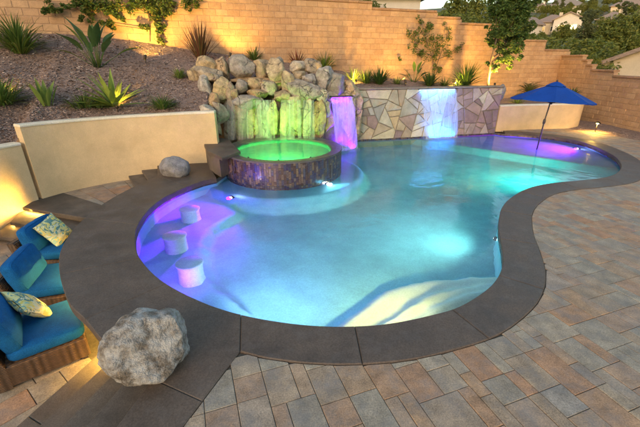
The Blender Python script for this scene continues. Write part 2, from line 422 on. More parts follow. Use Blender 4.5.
for _ in range(2):                                    # round the step edges like trowelled plaster
    z2 = [r[:] for r in zz]
    for j in range(1, ny):
        for i in range(1, nx):
            z2[j][i] = (zz[j][i] * 2 + zz[j - 1][i] + zz[j + 1][i] + zz[j][i - 1] + zz[j][i + 1]) / 6
    zz = z2
bloat = inset([(v[0], v[1]) for v in pool_poly], 0)
pc = [Vector((v[0], v[1])) for v in pool_poly]
idx = {}; fl = []
keep = [[False] * (nx + 1) for _ in range(ny + 1)]
for j in range(ny + 1):
    for i in range(nx + 1):
        keep[j][i] = inside((gx0 + i * gs, gy0 + j * gs), pool_poly)
def near(i, j):
    for a in range(-2, 3):
        for b in range(-2, 3):
            jj, ii = j + b, i + a
            if 0 <= jj <= ny and 0 <= ii <= nx and keep[jj][ii]: return True
    return False
for j in range(ny + 1):
    for i in range(nx + 1):
        if keep[j][i] or near(i, j):
            idx[(i, j)] = len(fl); fl.append((gx0 + i * gs, gy0 + j * gs, zz[j][i]))
fs = [(idx[(i, j)], idx[(i + 1, j)], idx[(i + 1, j + 1)], idx[(i, j + 1)]) for j in range(ny) for i in range(nx)
      if all(k in idx for k in ((i, j), (i + 1, j), (i + 1, j + 1), (i, j + 1)))]
mb.add(fl, fs, True)
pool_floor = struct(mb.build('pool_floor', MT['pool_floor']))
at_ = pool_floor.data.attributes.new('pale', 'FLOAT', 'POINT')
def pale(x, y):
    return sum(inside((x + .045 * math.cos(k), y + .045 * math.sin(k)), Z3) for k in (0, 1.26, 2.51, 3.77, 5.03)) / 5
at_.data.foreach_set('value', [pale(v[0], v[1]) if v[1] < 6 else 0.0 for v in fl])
mb = MB()
ring = [Vector((x, y, 0)) for x, y in pool_poly]
ringc = ring + [ring[0]]
mb.loft([[Vector((v.x, v.y, -.215)) for v in ringc], [Vector((v.x, v.y, -1.4)) for v in ringc]], close=False, smooth=True)
pool_wall = struct(mb.build('pool_wall', MT['plaster']))
# backing of the waterline band + the small tiles set on it
mb = MB()
mb.loft([[Vector((v.x, v.y, -.035)) for v in ringc], [Vector((v.x, v.y, -.22)) for v in ringc]], close=False, smooth=True)
struct(mb.build('waterline_backing', MT['grout']))
mb = MB()
line = resample(IN + [FW1.copy(), FW0.copy()], .075)
for a, b in zip(line, line[1:]):
    d = (b - a)
    if d.length < .02: continue
    d.normalize(); n = Vector((d.y, -d.x, 0))
    mid = (a + b) / 2
    if not inside((mid + n * .05).to_tuple()[:2], pool_poly): n = -n
    for k in range(2):
        z1 = -.045 - k * .085; z0 = z1 - .08
        q = [a + d * .003, b - d * .003]
        f_ = [q[0] + n * .006, q[1] + n * .006]
        vs_ = [Vector((q_.x, q_.y, z)) for z in (z0, z1) for q_ in (f_[0], f_[1])] + [Vector((q_.x, q_.y, z)) for z in (z0, z1) for q_ in (q[0], q[1])]
        mb.add(vs_, [(0, 1, 3, 2), (2, 3, 7, 6), (0, 4, 5, 1), (0, 2, 6, 4), (1, 5, 7, 3)])
wt = mb.build('waterline_tiles', MT['tile'], pool_wall); wt['kind'] = 'stuff'

# ------------------------------------------------------------------ water
def water_mat(name, tint, rough, bscale, bstr):
    m = bpy.data.materials.new(name); m.use_nodes = True; nt = m.node_tree; nt.nodes.clear()
    o = nt.nodes.new('ShaderNodeOutputMaterial')
    g = nt.nodes.new('ShaderNodeNewGeometry')
    n = noise_node(nt, g.outputs['Position'], bscale, 3, .5, .4)
    bp = nt.nodes.new('ShaderNodeBump'); bp.inputs['Strength'].default_value = bstr; bp.inputs['Distance'].default_value = .05
    nt.links.new(n.outputs['Fac'], bp.inputs['Height'])
    rf = nt.nodes.new('ShaderNodeBsdfRefraction'); rf.inputs['IOR'].default_value = 1.33; rf.inputs['Roughness'].default_value = rough
    rf.inputs['Color'].default_value = (*tint, 1)
    gl = nt.nodes.new('ShaderNodeBsdfGlossy'); gl.inputs['Roughness'].default_value = .09
    fr = nt.nodes.new('ShaderNodeFresnel'); fr.inputs['IOR'].default_value = 1.33
    mx = nt.nodes.new('ShaderNodeMixShader')
    for q in (rf, gl, fr): nt.links.new(bp.outputs[0], q.inputs['Normal'])
    nt.links.new(fr.outputs[0], mx.inputs[0]); nt.links.new(rf.outputs[0], mx.inputs[1]); nt.links.new(gl.outputs[0], mx.inputs[2])
    nt.links.new(mx.outputs[0], o.inputs['Surface']); return m
MT['water'] = water_mat('pool_water', (.82, .98, .97), .06, 1.6, .30)
MT['spa_water'] = water_mat('spa_water', (.75, 1.0, .85), .09, 5, .22)
mb = MB()
mb.add([Vector((x, y, WATER_Z)) for x, y in pool_poly], [tuple(range(len(pool_poly)))])
pw = mb.build('pool_water', MT['water'])
bm = bmesh.new(); bm.from_mesh(pw.data); bmesh.ops.triangulate(bm, faces=bm.faces[:]); bmesh.ops.recalc_face_normals(bm, faces=bm.faces[:])
for f in bm.faces:
    if f.normal.z < 0: f.normal_flip()
bm.to_mesh(pw.data); bm.free(); struct(pw)

# ------------------------------------------------------------------ coping slabs round the pool
coping = bpy.data.objects.new('pool_coping', None); COL.objects.link(coping); coping['_org'] = (0, 0, 0); coping['kind'] = 'structure'
CT = .012
def slab(poly, name='coping_slab', z1=CT, th=.075, m='coping', parent=coping, bev=.010, gap=.0022):
    mb = MB(); a = sum(poly[i][0] * poly[(i + 1) % len(poly)][1] - poly[(i + 1) % len(poly)][0] * poly[i][1] for i in range(len(poly)))
    if a < 0: poly = poly[::-1]
    mb.prism(inset(poly, gap), z1 - th, z1, bev)
    return mb.build(name, MT[m], parent)
# right run: offset curve
run = IN[8 * 15:]                                          # from (240,316) round to the flagstone wall
nrm = []
for i in range(len(run)):
    d = (run[min(i + 1, len(run) - 1)] - run[max(0, i - 1)]).normalized(); n = Vector((d.y, -d.x, 0))
    if inside((run[i] + n * .05).to_tuple()[:2], pool_poly): n = -n
    nrm.append(n)
for _ in range(6):
    nrm = [nrm[0]] + [(nrm[i - 1] + nrm[i] * 2 + nrm[i + 1]).normalized() for i in range(1, len(nrm) - 1)] + [nrm[-1]]
CW = .50
OUT = [a + n * CW for a, n in zip(run, nrm)]
OUT[0] = P(240, 352)
j0 = next(i for i in range(1, len(OUT)) if pix(OUT[i])[0] > 262)
for i in range(1, j0): OUT[i] = OUT[0].lerp(OUT[j0], i / j0)
LIP = .02
INL = [a - n * LIP for a, n in zip(run, nrm)]
# joints roughly every 1.25 m
cuts = [0]; acc = 0
for i in range(1, len(run)):
    acc += ((run[i] - run[i - 1]).length + (OUT[i] - OUT[i - 1]).length) / 2
    if acc > 1.22 and i < len(run) - 5: cuts.append(i); acc = 0
cuts.append(len(run) - 1)
for a, b in zip(cuts, cuts[1:]):
    pl = [(v.x, v.y) for v in INL[a:b + 1]] + [(v.x, v.y) for v in OUT[a:b + 1][::-1]]
    slab(pl)
# wide bar-top slabs on the left
lin = IN[:8 * 13 + 1]
louter = catmull([P(*q) for q in outer_left_px[2:]], 8)
lo2 = [P(*outer_left_px[0]), P(*outer_left_px[1])]
def in_lip(i):
    d = (IN[min(i + 1, len(IN) - 1)] - IN[max(0, i - 1)]).normalized(); n = Vector((d.y, -d.x, 0))
    if inside((IN[i] + n * .05).to_tuple()[:2], pool_poly): n = -n
    return IN[i] - n * LIP
pl = [(in_lip(i).x, in_lip(i).y) for i in range(0, 17)] + [(P(158, 176).x, P(158, 176).y), (lo2[1].x, lo2[1].y), (lo2[0].x, lo2[0].y)]
slab(pl, 'bar_top_slab', th=.11, bev=.008, gap=.0015)
for a, b in ((16, 44), (44, 68), (68, 88)):
    oa, ob_ = a - 16, b - 16
    pl = [(in_lip(i).x, in_lip(i).y) for i in range(a, b + 1)] + [(v.x, v.y) for v in louter[oa:ob_ + 1][::-1]]
    slab(pl, 'bar_top_slab', th=.11, bev=.008, gap=.0015)
pl = [(in_lip(i).x, in_lip(i).y) for i in range(88, 8 * 15 + 1)] + [(v.x, v.y) for v in (P(240, 352), P(202, 402), P(158, 382), P(122, 362))] + [(v.x, v.y) for v in louter[72:][::-1]]
slab(pl, 'bar_top_slab', th=.11, bev=.008, gap=.0015)
slab([(P(*q).x, P(*q).y) for q in ((202, 402), (183, 427), (160, 460), (100, 460), (117, 427), (149, 384), (158, 382))], 'bar_top_slab', th=.11, bev=.008, gap=.0015)

# ------------------------------------------------------------------ paver deck on the near and right side
deck = MB()
RW_X = 12.1                                               # right block wall face
bed_a, bed_b = P(562, 127.5), P(640, 140.5)
bed_c = bed_b + (bed_b - bed_a) * 1.6
dk = px_poly([(240, 352), (183, 427), (160, 460)], 0)
deck_poly = [dk[2], dk[1], (dk[0][0], dk[0][1])] + [(v.x, v.y) for v in OUT] + [(6.7, 14.6), (9.6, 15.0), (bed_a.x, bed_a.y), (bed_b.x, bed_b.y), (bed_c.x, bed_c.y), (13, 7), (11, .6), (-.9, .6)]
ux, uy = Vector((math.cos(R(20)), math.sin(R(20)))), Vector((-math.sin(R(20)), math.cos(R(20))))
deck.add([Vector((x, y, -.013)) for x, y in [(-1.5, .4), (12.4, .4), (12.4, 15.6), (6.4, 15.6)]], [(0, 1, 2, 3)])
dbm = bmesh.new(); vv = [dbm.verts.new((x, y, -.013)) for x, y in deck_poly]; dbm.faces.new(vv); bmesh.ops.triangulate(dbm, faces=dbm.faces[:])
for f in dbm.faces:
    if f.normal.z < 0: f.normal_flip()
me = bpy.data.meshes.new('patio'); dbm.to_mesh(me); dbm.free(); me.materials.append(MT['joint'])
patio = bpy.data.objects.new('patio', me); COL.objects.link(patio); struct(patio); patio['_org'] = (0, 0, 0)
random.seed(11)
U = .128
NU, NV = 150, 150
occ = set(); pieces = []
U0 = Vector((-3.0, -2.0))
shapes = [(2, 3), (2, 3), (2, 3), (2, 2), (2, 2), (3, 3), (1, 3), (3, 2), (2, 4), (1, 2)]
def gpt(u, v): w = U0 + ux * (u * U) + uy * (v * U); return (w.x, w.y)
bound = [Vector(q) for q in deck_poly]
def near_bound(p):
    best = (9, None, None)
    for a, b in zip(bound, bound[1:] + bound[:1]):
        e = b - a; L = e.length_squared
        if L < 1e-9: continue
        t = max(0, min(1, (p - a).dot(e) / L)); q = a + e * t; d = (p - q).length
        if d < best[0]: best = (d, q, e.normalized())
    return best
for v in range(NV):
    for u in range(NU):
        if (u, v) in occ: continue
        c = Vector(gpt(u + 1, v + 1))
        if c.x < -2 or c.x > 12.6 or c.y < .9 or c.y > 15.2: continue
        x_, y_ = pix((c.x, c.y, 0))
        if x_ > 690 or y_ > 480 or x_ < 120: continue
        random.shuffle(shapes)
        ok = None
        for a, b in shapes + [(1, 1)]:
            if all((u + i, v + j) not in occ for i in range(a) for j in range(b)): ok = (a, b); break
        a, b = ok
        for i in range(a):
            for j in range(b): occ.add((u + i, v + j))
        pl = [gpt(u, v), gpt(u + a, v), gpt(u + a, v + b), gpt(u, v + b)]
        ins_ = [inside(q, deck_poly) for q in pl]; cc = Vector((sum(q[0] for q in pl) / 4, sum(q[1] for q in pl) / 4))
        if not any(ins_) and not inside(cc, deck_poly): continue
        g = .0025
        pl = inset(pl, g)
        for _ in range(2):
            if not pl: break
            cc = Vector((sum(q[0] for q in pl) / len(pl), sum(q[1] for q in pl) / len(pl)))
            d, q, e = near_bound(cc)
            if d < .32:
                n = Vector((-e.y, e.x))
                if not inside((q + n * .04).to_tuple(), deck_poly): n = -n
                pl = clip_half(pl, q + n * .003, n)
        if len(pl) < 3 or area(pl) < .002: continue
        cc = (sum(q[0] for q in pl) / len(pl), sum(q[1] for q in pl) / len(pl))
        zt = random.uniform(-.0015, .0025)
        m_ = pxm((cc[0], cc[1], 0)); pieces.append((area(pl) * (CAM_H / math.hypot(cc[0], cc[1], CAM_H)) / m_ ** 2, pl, zt))
vis = [q for q in pieces]
vis.sort(key=lambda q: -q[0])
rest = MB()
def in_frame(pl):
    xs = [pix((q[0], q[1], 0)) for q in pl]
    return any(-8 < x < 648 and y < 435 for x, y in xs)
k = 0
for s_, pl, zt in vis:
    if in_frame(pl) and k < 300:
        mb = MB(); mb.prism(pl, -.05, zt, .004); mb.build('paver', MT['paver'], patio); k += 1
    else: rest.prism(pl, -.05, zt, .004)
ro = rest.build('pavers', MT['paver'], patio); ro['kind'] = 'stuff'

# ------------------------------------------------------------------ sunken lounge, landing, steps
FLOOR = -.70
lounge = MB()
lounge.add([(-9, .5, FLOOR - .02), (-1.4, .5, FLOOR - .02), (-1.5, 2.5, FLOOR - .02), (-2.1, 3.1, FLOOR - .02), (-2.9, 3.9, FLOOR - .02), (-3.45, 5, FLOOR - .02), (-3.8, 6.3, FLOOR - .02), (-3.8, 9.5, FLOOR - .02), (-9, 9.9, FLOOR - .02)], [tuple(range(9))])
lounge_o = struct(lounge.build('lounge_floor', MT['joint']))
random.seed(5)
ra = R(-38); lu, lv = Vector((math.cos(ra), math.sin(ra))), Vector((-math.sin(ra), math.cos(ra)))
for i in range(-16, 17):
    off = random.choice((0, .15, .3))
    j = -14.0
    while j < 14:
        L = random.choice((1, 1.35, .68))
        o = Vector((-4.6, 4.2)) + lu * (i * .32) + lv * ((j + off) * .45)
        pl = [o, o + lu * .32, o + lu * .32 + lv * (L * .45), o + lv * (L * .45)]
        j += L
        c = (pl[0] + pl[2]) / 2
        x_, y_ = pix((c.x, c.y, FLOOR))
        if not (-40 < x_ < 130 and 190 < y_ < 460) or c.x < -7.2 or c.x > -2.2: continue
        if inside((c.x, c.y), [(v.x, v.y) for v in louter] + [(-2, 8)]): continue
        mb = MB(); mb.prism(inset([(q.x, q.y) for q in pl], .004), FLOOR - .05, FLOOR + random.uniform(-.002, .002), .004)
        mb.build('floor_paver', MT['paver'], lounge_o)
# stair down from the deck on the near left
stair = bpy.data.objects.new('lounge_stair', None); COL.objects.link(stair); stair['_org'] = (0, 0, 0); stair['kind'] = 'structure'
nos = [(P(149, 384), P(117, 427))]
for k_, (a, b) in enumerate((((128, 378), (85, 427)), ((118, 368), (61, 427)), ((108, 362), (37, 427)), ((100, 352), (15, 427)))):
    z = -.14 * (k_ + 1); nos.append((P(*a, z), P(*b, z)))
ends = []
for a, b in nos:
    d = (b - a).normalized(); ends.append((a - d * .25, b + d * .9))
ends[0] = (nos[0][0] + Vector((.1, .05, 0)), ends[0][1])
for k_ in range(1, 5):
    z = -.14 * k_
    a0, b0 = ends[k_ - 1]; a1, b1 = ends[k_]
    back = Vector((.12, 0, 0))
    for t0, t1 in ((0, .52 + .06 * (k_ % 2)), (.52 + .06 * (k_ % 2), 1)):
        pl = [a0.lerp(b0, t0) + back, a0.lerp(b0, t1) + back, a1.lerp(b1, t1), a1.lerp(b1, t0)]
        slab([(q.x, q.y) for q in pl], 'tread', z1=z, th=.05, m='step', parent=stair, bev=.01, gap=.002)
    mb = MB(); pl = [a0 + back, b0 + back, b1 + Vector((.03, 0, 0)), a1 + Vector((.03, 0, 0))]
    q = [(w.x, w.y) for w in pl]
    if sum(q[i][0] * q[(i + 1) % 4][1] - q[(i + 1) % 4][0] * q[i][1] for i in range(4)) < 0: q = q[::-1]
    mb.prism(inset(q, .01), FLOOR - .03, z - .052); mb.build('riser', MT['step'], stair)
# counter wall below the bar top (set back under the overhang) and the retaining side by the stair
cw = []
for i in range(len(louter)):
    d = (louter[min(i + 1, len(louter) - 1)] - louter[max(i - 1, 0)]).normalized(); n = Vector((-d.y, d.x, 0))
    if (n.x * (Vector((-1, 6, 0)) - louter[i]).x + n.y * (Vector((-1, 6, 0)) - louter[i]).y) < 0: n = -n
    cw.append(louter[i] + n * .32)
cw = cw + [P(158, 382) + Vector((.12, .02, 0)), P(117, 427) + Vector((.12, 0, 0)), P(100, 470) + Vector((.12, 0, 0))]
mb = MB(); mb.loft([[Vector((v.x, v.y, FLOOR - .05)) for v in cw], [Vector((v.x, v.y, -.08)) for v in cw]], close=False)
struct(mb.build('counter_wall', MT['stucco']))

# landing and steps along the stucco wall
land = bpy.data.objects.new('upper_landing', None); COL.objects.link(land); land['_org'] = (0, 0, 0); land['kind'] = 'structure'
LZ = -.28
def poly_px(pts, z): return [(P(x, y, z).x, P(x, y, z).y) for x, y in pts]
# two steps up to the bar top beside the small boulder
slab(poly_px([(163, 165), (152, 165), (140, 168), (150, 182), (165, 182)], -.06), 'tread', z1=-.07, th=.06, m='step', parent=land, bev=.01, gap=.002)
slab(poly_px([(158, 169), (148, 172), (128, 175), (138, 192), (158, 188)], -.16), 'tread', z1=-.175, th=.06, m='step', parent=land, bev=.01, gap=.002)
# landing pavers: strips across
lw = [P(22, 207, LZ), P(150, 176, LZ)]
random.seed(8)
for i in range(6):
    for j in range(4):
        t0, t1 = i / 6, (i + 1) / 6
        s0, s1 = j / 4, (j + 1) / 4
        A0, A1 = P(20, 199, LZ), P(165, 172, LZ)
        B0, B1 = P(88, 217, LZ), P(172, 196, LZ)
        a = A0.lerp(A1, t0); b = A0.lerp(A1, t1); c = B0.lerp(B1, t1); d = B0.lerp(B1, t0)
        q = [a.lerp(d, s0), b.lerp(c, s0), b.lerp(c, s1), a.lerp(d, s1)]
        if i == 0: continue
        mb = MB(); mb.prism(inset([(w.x, w.y) for w in q][::-1], .005), LZ - .06, LZ + random.uniform(-.002, .002), .005); mb.build('landing_paver', MT['paver'], land)
slab(poly_px([(22, 207.5), (40, 197), (55, 190), (112, 208), (90, 219)], LZ), 'tread', z1=LZ + .004, th=.07, m='step', parent=land, bev=.012, gap=.002)
slab(poly_px([(9.5, 222), (24, 207), (95, 220), (80, 234), (40, 228)], LZ - .14), 'tread', z1=LZ - .14, th=.07, m='step', parent=land, bev=.012, gap=.002)
slab(poly_px([(-6, 236), (10, 221), (85, 233), (70, 245)], LZ - .28), 'tread', z1=LZ - .28, th=.07, m='step', parent=land, bev=.012, gap=.002)
mb = MB()
q = poly_px([(26, 206), (55, 190), (165, 170), (172, 198), (90, 217)], LZ); mb.prism(q, FLOOR - .05, LZ - .068)
q = poly_px([(13, 221), (28, 208), (95, 222), (78, 231)], LZ - .14); mb.prism(q, FLOOR - .05, LZ - .212)
struct(mb.build('landing_fill', MT['step']))

# ------------------------------------------------------------------ stucco retaining walls
def ribbon_wall(name, label, base, z0, ztop, th, cap=True, group=None, away=(0, 1)):
    """base: list of (x,y) front foot; ztop: list of heights; wall thickness goes to the side 'away'"""
    org = (base[len(base) // 2].x, base[len(base) // 2].y, z0)
    t = thing(name, label, 'wall', org)
    n = len(base); N_ = []
    for i in range(n):
        d = (base[min(i + 1, n - 1)] - base[max(0, i - 1)]).normalized(); q = Vector((-d.y, d.x, 0))
        if q.x * away[0] + q.y * away[1] < 0: q = -q
        N_.append(q)
    rings = []
    for i in range(n):
        b, q, zt = base[i], N_[i], ztop[i]
        f_, k = Vector((b.x, b.y, 0)), Vector((b.x, b.y, 0)) + q * th
        rings.append([f_ + Vector((0, 0, z0)), f_ + Vector((0, 0, zt - .05)), k + Vector((0, 0, zt - .05)), k + Vector((0, 0, z0))])
    mb = MB(); mb.loft(rings, True, True); mb.build('wall_body', MT['stucco'], t)
    rings = []
    for i in range(n):
        b, q, zt = base[i], N_[i], ztop[i]
        f_, k = Vector((b.x, b.y, 0)) - q * .015, Vector((b.x, b.y, 0)) + q * (th + .015)
        z_ = zt - .05
        rings.append([f_ + Vector((0, 0, z_ + .002)), f_ + Vector((0, 0, z_ + .03)), f_ + q * .03 + Vector((0, 0, zt + .005)), k - q * .03 + Vector((0, 0, zt + .005)), k + Vector((0, 0, z_ + .03)), k + Vector((0, 0, z_ + .002))])
    mb = MB(); mb.loft(rings, True, True); mb.build('wall_cap', MT['stucco_cap'], t)
    return t, N_
sb = catmull([Vector(q) for q in ((-6.25, 7.6, 0), (-5.95, 8.12, 0), (-5.45, 8.66, 0), (-4.79, 9.12, 0), (-4.0, 9.42, 0), (-3.3, 9.58, 0), (-2.75, 9.63, 0))], 6)
ribbon_wall('retaining_wall', 'tall cream stucco retaining wall curving below the mulch slope', sb, FLOOR - .02, [1.36 - .03 * math.sin(i * .1) for i in range(len(sb))], .24, away=(-.4, 1))
sbl = catmull([Vector(q) for q in ((-6.8, 4.4, 0), (-6.85, 5.6, 0), (-6.72, 6.5, 0), (-6.30, 7.54, 0))], 6)
ribbon_wall('retaining_wall', 'lower cream stucco retaining wall stepping down beside the lounge steps', sbl, FLOOR - .02, [1.0] * len(sbl), .24, away=(-1, .2))
rb = catmull([Vector(q) for q in ((6.98, 14.46, 0), (8.0, 14.72, 0), (9.2, 14.92, 0), (10.2, 15.05, 0), (10.75, 15.25, 0), (11.0, 15.7, 0), (11.1, 16.5, 0))], 6)
ribbon_wall('planter_wall', 'low cream stucco planter wall behind the blue umbrella', rb, -.03, [.98] * len(rb), .22, away=(-.2, 1))
# ------------------------------------------------------------------ block walls
WP0 = Vector((3.4, 16.5, 0)); WD = Vector((math.cos(R(20)), math.sin(R(20)), 0)); WN = Vector((WD.y, -WD.x, 0))
def on_wall(px, py, P0=WP0, n=WN):
    d = ray(px, py); c0 = Vector((0, 0, CAM_H)); t = (P0 - c0).dot(n) / d.dot(n) if abs(d.dot(n)) > 1e-6 else 0
    n2 = Vector((n.x, n.y, 0)); t = ((P0 - c0).x * n2.x + (P0 - c0).y * n2.y) / (d.x * n2.x + d.y * n2.y)
    return c0 + d * t
def wt_(px, py):
    v = on_wall(px, py); return (v - WP0).x * WD.x + (v - WP0).y * WD.y, v.z
base_tab = [wt_(*q) for q in ((-40, 31), (0, 33), (60, 34), (100, 37), (140, 42), (200, 51), (250, 58), (300, 64), (350, 73), (400, 80), (480, 86))] + [(9, .9)]
top_steps = []                                             # (t_from, z_top)
for x, y in ((-60, -60), (372, 10.5), (436, 19.5), (461, 26.5), (500, 33), (514, 38), (524, 43.5), (545, 49)):
    t, z = wt_(x, y)
    top_steps.append((t, round(z / .2) * .2))
zs = []
def top_z(t):
    z = top_steps[0][1]
    for a, b in top_steps:
        if t >= a: z = b
    return z
t0_, z0_ = wt_(350, 4.0); top_steps[0] = (-99, round(z0_ / .2) * .2)
def block_mesh(name, L, Hh, D, m, bev=.012):
    mb = MB(); x, z = L / 2, Hh / 2
    # front face at y=0 pointing -y, bevelled
    r0 = [(-x, bev, -z), (x, bev, -z), (x, bev, z), (-x, bev, z)]
    r1 = [(-x + bev, 0, -z + bev), (x - bev, 0, -z + bev), (x - bev, 0, z - bev), (-x + bev, 0, z - bev)]
    rb_ = [(-x, D, -z), (x, D, -z), (x, D, z), (-x, D, z)]
    mb.add(rb_ + r0 + r1, [(0, 1, 5, 4), (1, 2, 6, 5), (2, 3, 7, 6), (3, 0, 4, 7), (4, 5, 9, 8), (5, 6, 10, 9), (6, 7, 11, 10), (7, 4, 8, 11), (8, 9, 10, 11), (3, 2, 1, 0)])
    me = bpy.data.meshes.new(name); me.from_pydata(mb.v, [], mb.f); me.materials.append(m); me.update(); return me, mb
def block_wall(label, P0, D_, t0, t1, base, top, course=.2, L=.41, seed=1, back=True):
    random.seed(seed)
    root = thing('block_wall', label, 'wall', (P0.x, P0.y, 0))
    rz = math.atan2(D_.y, D_.x); M3 = Matrix.Rotation(rz, 3, 'Z')
    me, proto = block_mesh('block', L - .012, course - .012, .09, MT['block'])
    meh, protoh = block_mesh('half_block', L / 2 - .012, course - .012, .09, MT['block'])
    mec, protoc = block_mesh('cap', L - .008, .085, .26, MT['cap'])
    items = []
    for k in range(-4, 40):
        z = (k + .5) * course
        t = t0 + (L / 2 if k % 2 else 0)
        while t < t1:
            tc = t + L / 2
            if z + course / 2 <= top(tc) + .01 and z + course / 2 > base(tc) - .1 and z + course / 2 <= min(top(t + .02), top(t + L - .02)) + .01:
                items.append((tc, z, 0))
            elif z + course / 2 <= max(top(t + .02), top(t + L - .02)) + .01 and z + course / 2 > base(tc) - .1:
                q = t + L * .25 if top(t + .02) > top(t + L - .02) else t + L * .75
                if z + course / 2 <= top(q) + .01: items.append((q, z, 1))
            t += L
    def world(tc, z, off=0.0): return Vector((P0.x, P0.y, 0)) + D_ * tc + Vector((0, 0, z)) + Vector((-D_.y, D_.x, 0)) * off
    scored = sorted(items, key=lambda q: pxm(world(q[0], q[1])) + (0 if (-6 < pix(world(q[0], q[1]))[0] < 646 and pix(world(q[0], q[1]))[1] > -4) else 99))
    rest = MB(); n = 0
    for tc, z, h in scored:
        w = world(tc, z, random.uniform(-.004, .004)); x_, y_ = pix(w)
        if n < 300 and -6 < x_ < 646 and y_ > -4:
            ob = bpy.data.objects.new('block', meh if h else me); COL.objects.link(ob); ob.parent = root
            ob.location = w - Vector((P0.x, P0.y, 0)); ob.rotation_euler = (0, 0, rz); n += 1
        else:
            pr = protoh if h else proto
            rest.add([w + M3 @ v for v in pr.v], pr.f)
    if rest.v: o = rest.build('blocks', MT['block'], root); o['kind'] = 'stuff'
    # caps
    t = t0
    while t < t1:
        z = top(t + .1); w = world(t + L / 2, z + .045, -.03)
        if top(t + L - .02) == z:
            ob = bpy.data.objects.new('cap', mec); COL.objects.link(ob); ob.parent = root
            ob.location = w - Vector((P0.x, P0.y, 0)); ob.rotation_euler = (0, 0, rz)
            t += L
        else:
            t2 = t
            while top(t2) == z: t2 += .02
            m2, p2 = block_mesh('cap', max(.05, t2 - t - .008), .085, .26, MT['cap'])
            ob = bpy.data.objects.new('cap', m2); COL.objects.link(ob); ob.parent = root
            ob.location = world((t + t2) / 2, z + .045, -.03) - Vector((P0.x, P0.y, 0)); ob.rotation_euler = (0, 0, rz)
            t = t2
    # mortar core
    mb = MB(); t = t0
    while t < t1:
        t2 = t; z = top(t)
        while t2 < t1 and top(t2) == z: t2 += .02
        a, b = t, min(t2, t1)
        vs_ = [world(q, zz_, o_) for zz_ in (-.9, z - .004) for o_ in (.010, .19) for q in (a, b)]
        mb.add(vs_, [(0, 1, 5, 4), (2, 6, 7, 3), (4, 5, 7, 6), (0, 4, 6, 2), (1, 3, 7, 5)])
        t = t2
    mb.build('mortar_core', MT['mortar'], root)
    return root
T_END = 9.45
back_wall = block_wall('long tan block wall stepping down behind the garden', WP0, WD, -15.6, T_END, lambda t: interp(t, base_tab), top_z, seed=3)
RC = WP0 + WD * T_END
RW0 = Vector((RW_X, RC.y + .1, 0))
def rtop(t):                                              # t runs toward the camera
    z = 2.74
    for a, b in ((1.75, 2.54), (2.15, 2.34), (2.5, 2.34), (2.55, 2.14), (2.95, 2.14), (3.9, 2.14), (3.92, 1.94), (4.8, 1.94), (4.82, 1.94)):
        if t >= a: z = b
    return z
right_wall = block_wall('tan block side wall in shade with stair-stepped top', RW0, Vector((0, -1, 0)), 0.0, 9.8, lambda t: .05, rtop, seed=9)

# ------------------------------------------------------------------ planting beds (mulch)
front = []                                                # front edge of the slope with heights
for v in sbl[::3]: front.append((v.x - .22, v.y, .90))
for v in sb[1::3]: front.append((v.x - .12, v.y + .20, 1.27))
front += [(-3.15, 10.6, 1.34), (-2.7, 11.6, 1.6), (-1.2, 12.5, 1.75), (0, 12.9, 1.7), (1.0, 13.1, 1.64), (2.6, 13.5, 1.64), (4.4, 13.95, 1.64), (6.85, 14.52, 1.64)]
back = []
fl_ = [0]
for a, b in zip(front, front[1:]): fl_.append(fl_[-1] + math.hypot(b[0] - a[0], b[1] - a[1]))
tA, tB = -15.4, 4.0
for i, a in enumerate(front):
    px_, _ = pix(a)
    t = lerp(tA, tB, fl_[i] / fl_[-1])
    w = WP0 + WD * t
    back.append((w.x, w.y, interp(t, base_tab)))
fr = catmull([Vector(v) for v in front], 5); bk = catmull([Vector(v) for v in back], 5)
random.seed(2)
NJ = 26
rings = []
for a, b in zip(fr, bk):
    r = []
    for j in range(NJ + 1):
        t = j / NJ; p = a.lerp(b, t)
        p.z = lerp(a.z, b.z, t ** .85) + .07 * noise.noise(p * .9) * (1 if 0 < j < NJ else .2) + .025 * noise.noise(p * 3.5)
        r.append(p)
    rings.append(r)
mb = MB(); mb.loft(rings, close=False, smooth=True)
bed = struct(mb.build('mulch_slope', MT['mulch']))
bedv = mb.v; bedf = mb.f
BV = BVHTree.FromPolygons([tuple(v) for v in bedv], bedf)
# planter behind the low wall and mulch strip under the right wall
mb = MB()
pv = [(6.3, 14.5), (8, 14.9), (9.2, 15.1), (10.2, 15.22), (10.6, 15.4), (10.85, 16), (11, 17), (12, 17.5), (12, 19.6), (7.0, 17.85), (5.8, 17.4), (6.2, 14.6)]
bm = bmesh.new(); bm.faces.new([bm.verts.new((x, y, .86)) for x, y in pv]); bmesh.ops.triangulate(bm, faces=bm.faces[:])
bmesh.ops.subdivide_edges(bm, edges=bm.edges[:], cuts=5, use_grid_fill=True)
for v in bm.verts: v.co.z += .06 * noise.noise(v.co * 1.3)
for f in bm.faces:
    if f.normal.z < 0: f.normal_flip()
me = bpy.data.meshes.new('planter_soil'); bm.to_mesh(me); me.materials.append(MT['mulch'])
BV2 = BVHTree.FromBMesh(bm); bm.free()
ps = bpy.data.objects.new('planter_soil', me); COL.objects.link(ps); struct(ps)
mb = MB()
e0 = [bed_a, bed_a.lerp(bed_b, .5), bed_b, bed_c, Vector((RW_X - .35, 7, 0))]
e0 = catmull([Vector((9.7, 15.0, 0))] + e0, 6)
e1 = catmull([Vector((11.05, 16.6, 0)), Vector((RW_X, 16.2, 0)), Vector((RW_X, 14.6, 0)), Vector((RW_X, 12.8, 0)), Vector((RW_X, 9.5, 0)), Vector((RW_X, 7, 0))], 6)
rings = []
for a, b in zip(e0, e1):
    rings.append([a.lerp(b, j / 8) + Vector((0, 0, .0 + .10 * smooth(j / 5) + .04 * noise.noise(a.lerp(b, j / 8) * 2.2))) for j in range(9)])
mb.loft(rings, close=False, smooth=True)
struct(mb.build('mulch_strip', MT['mulch']))
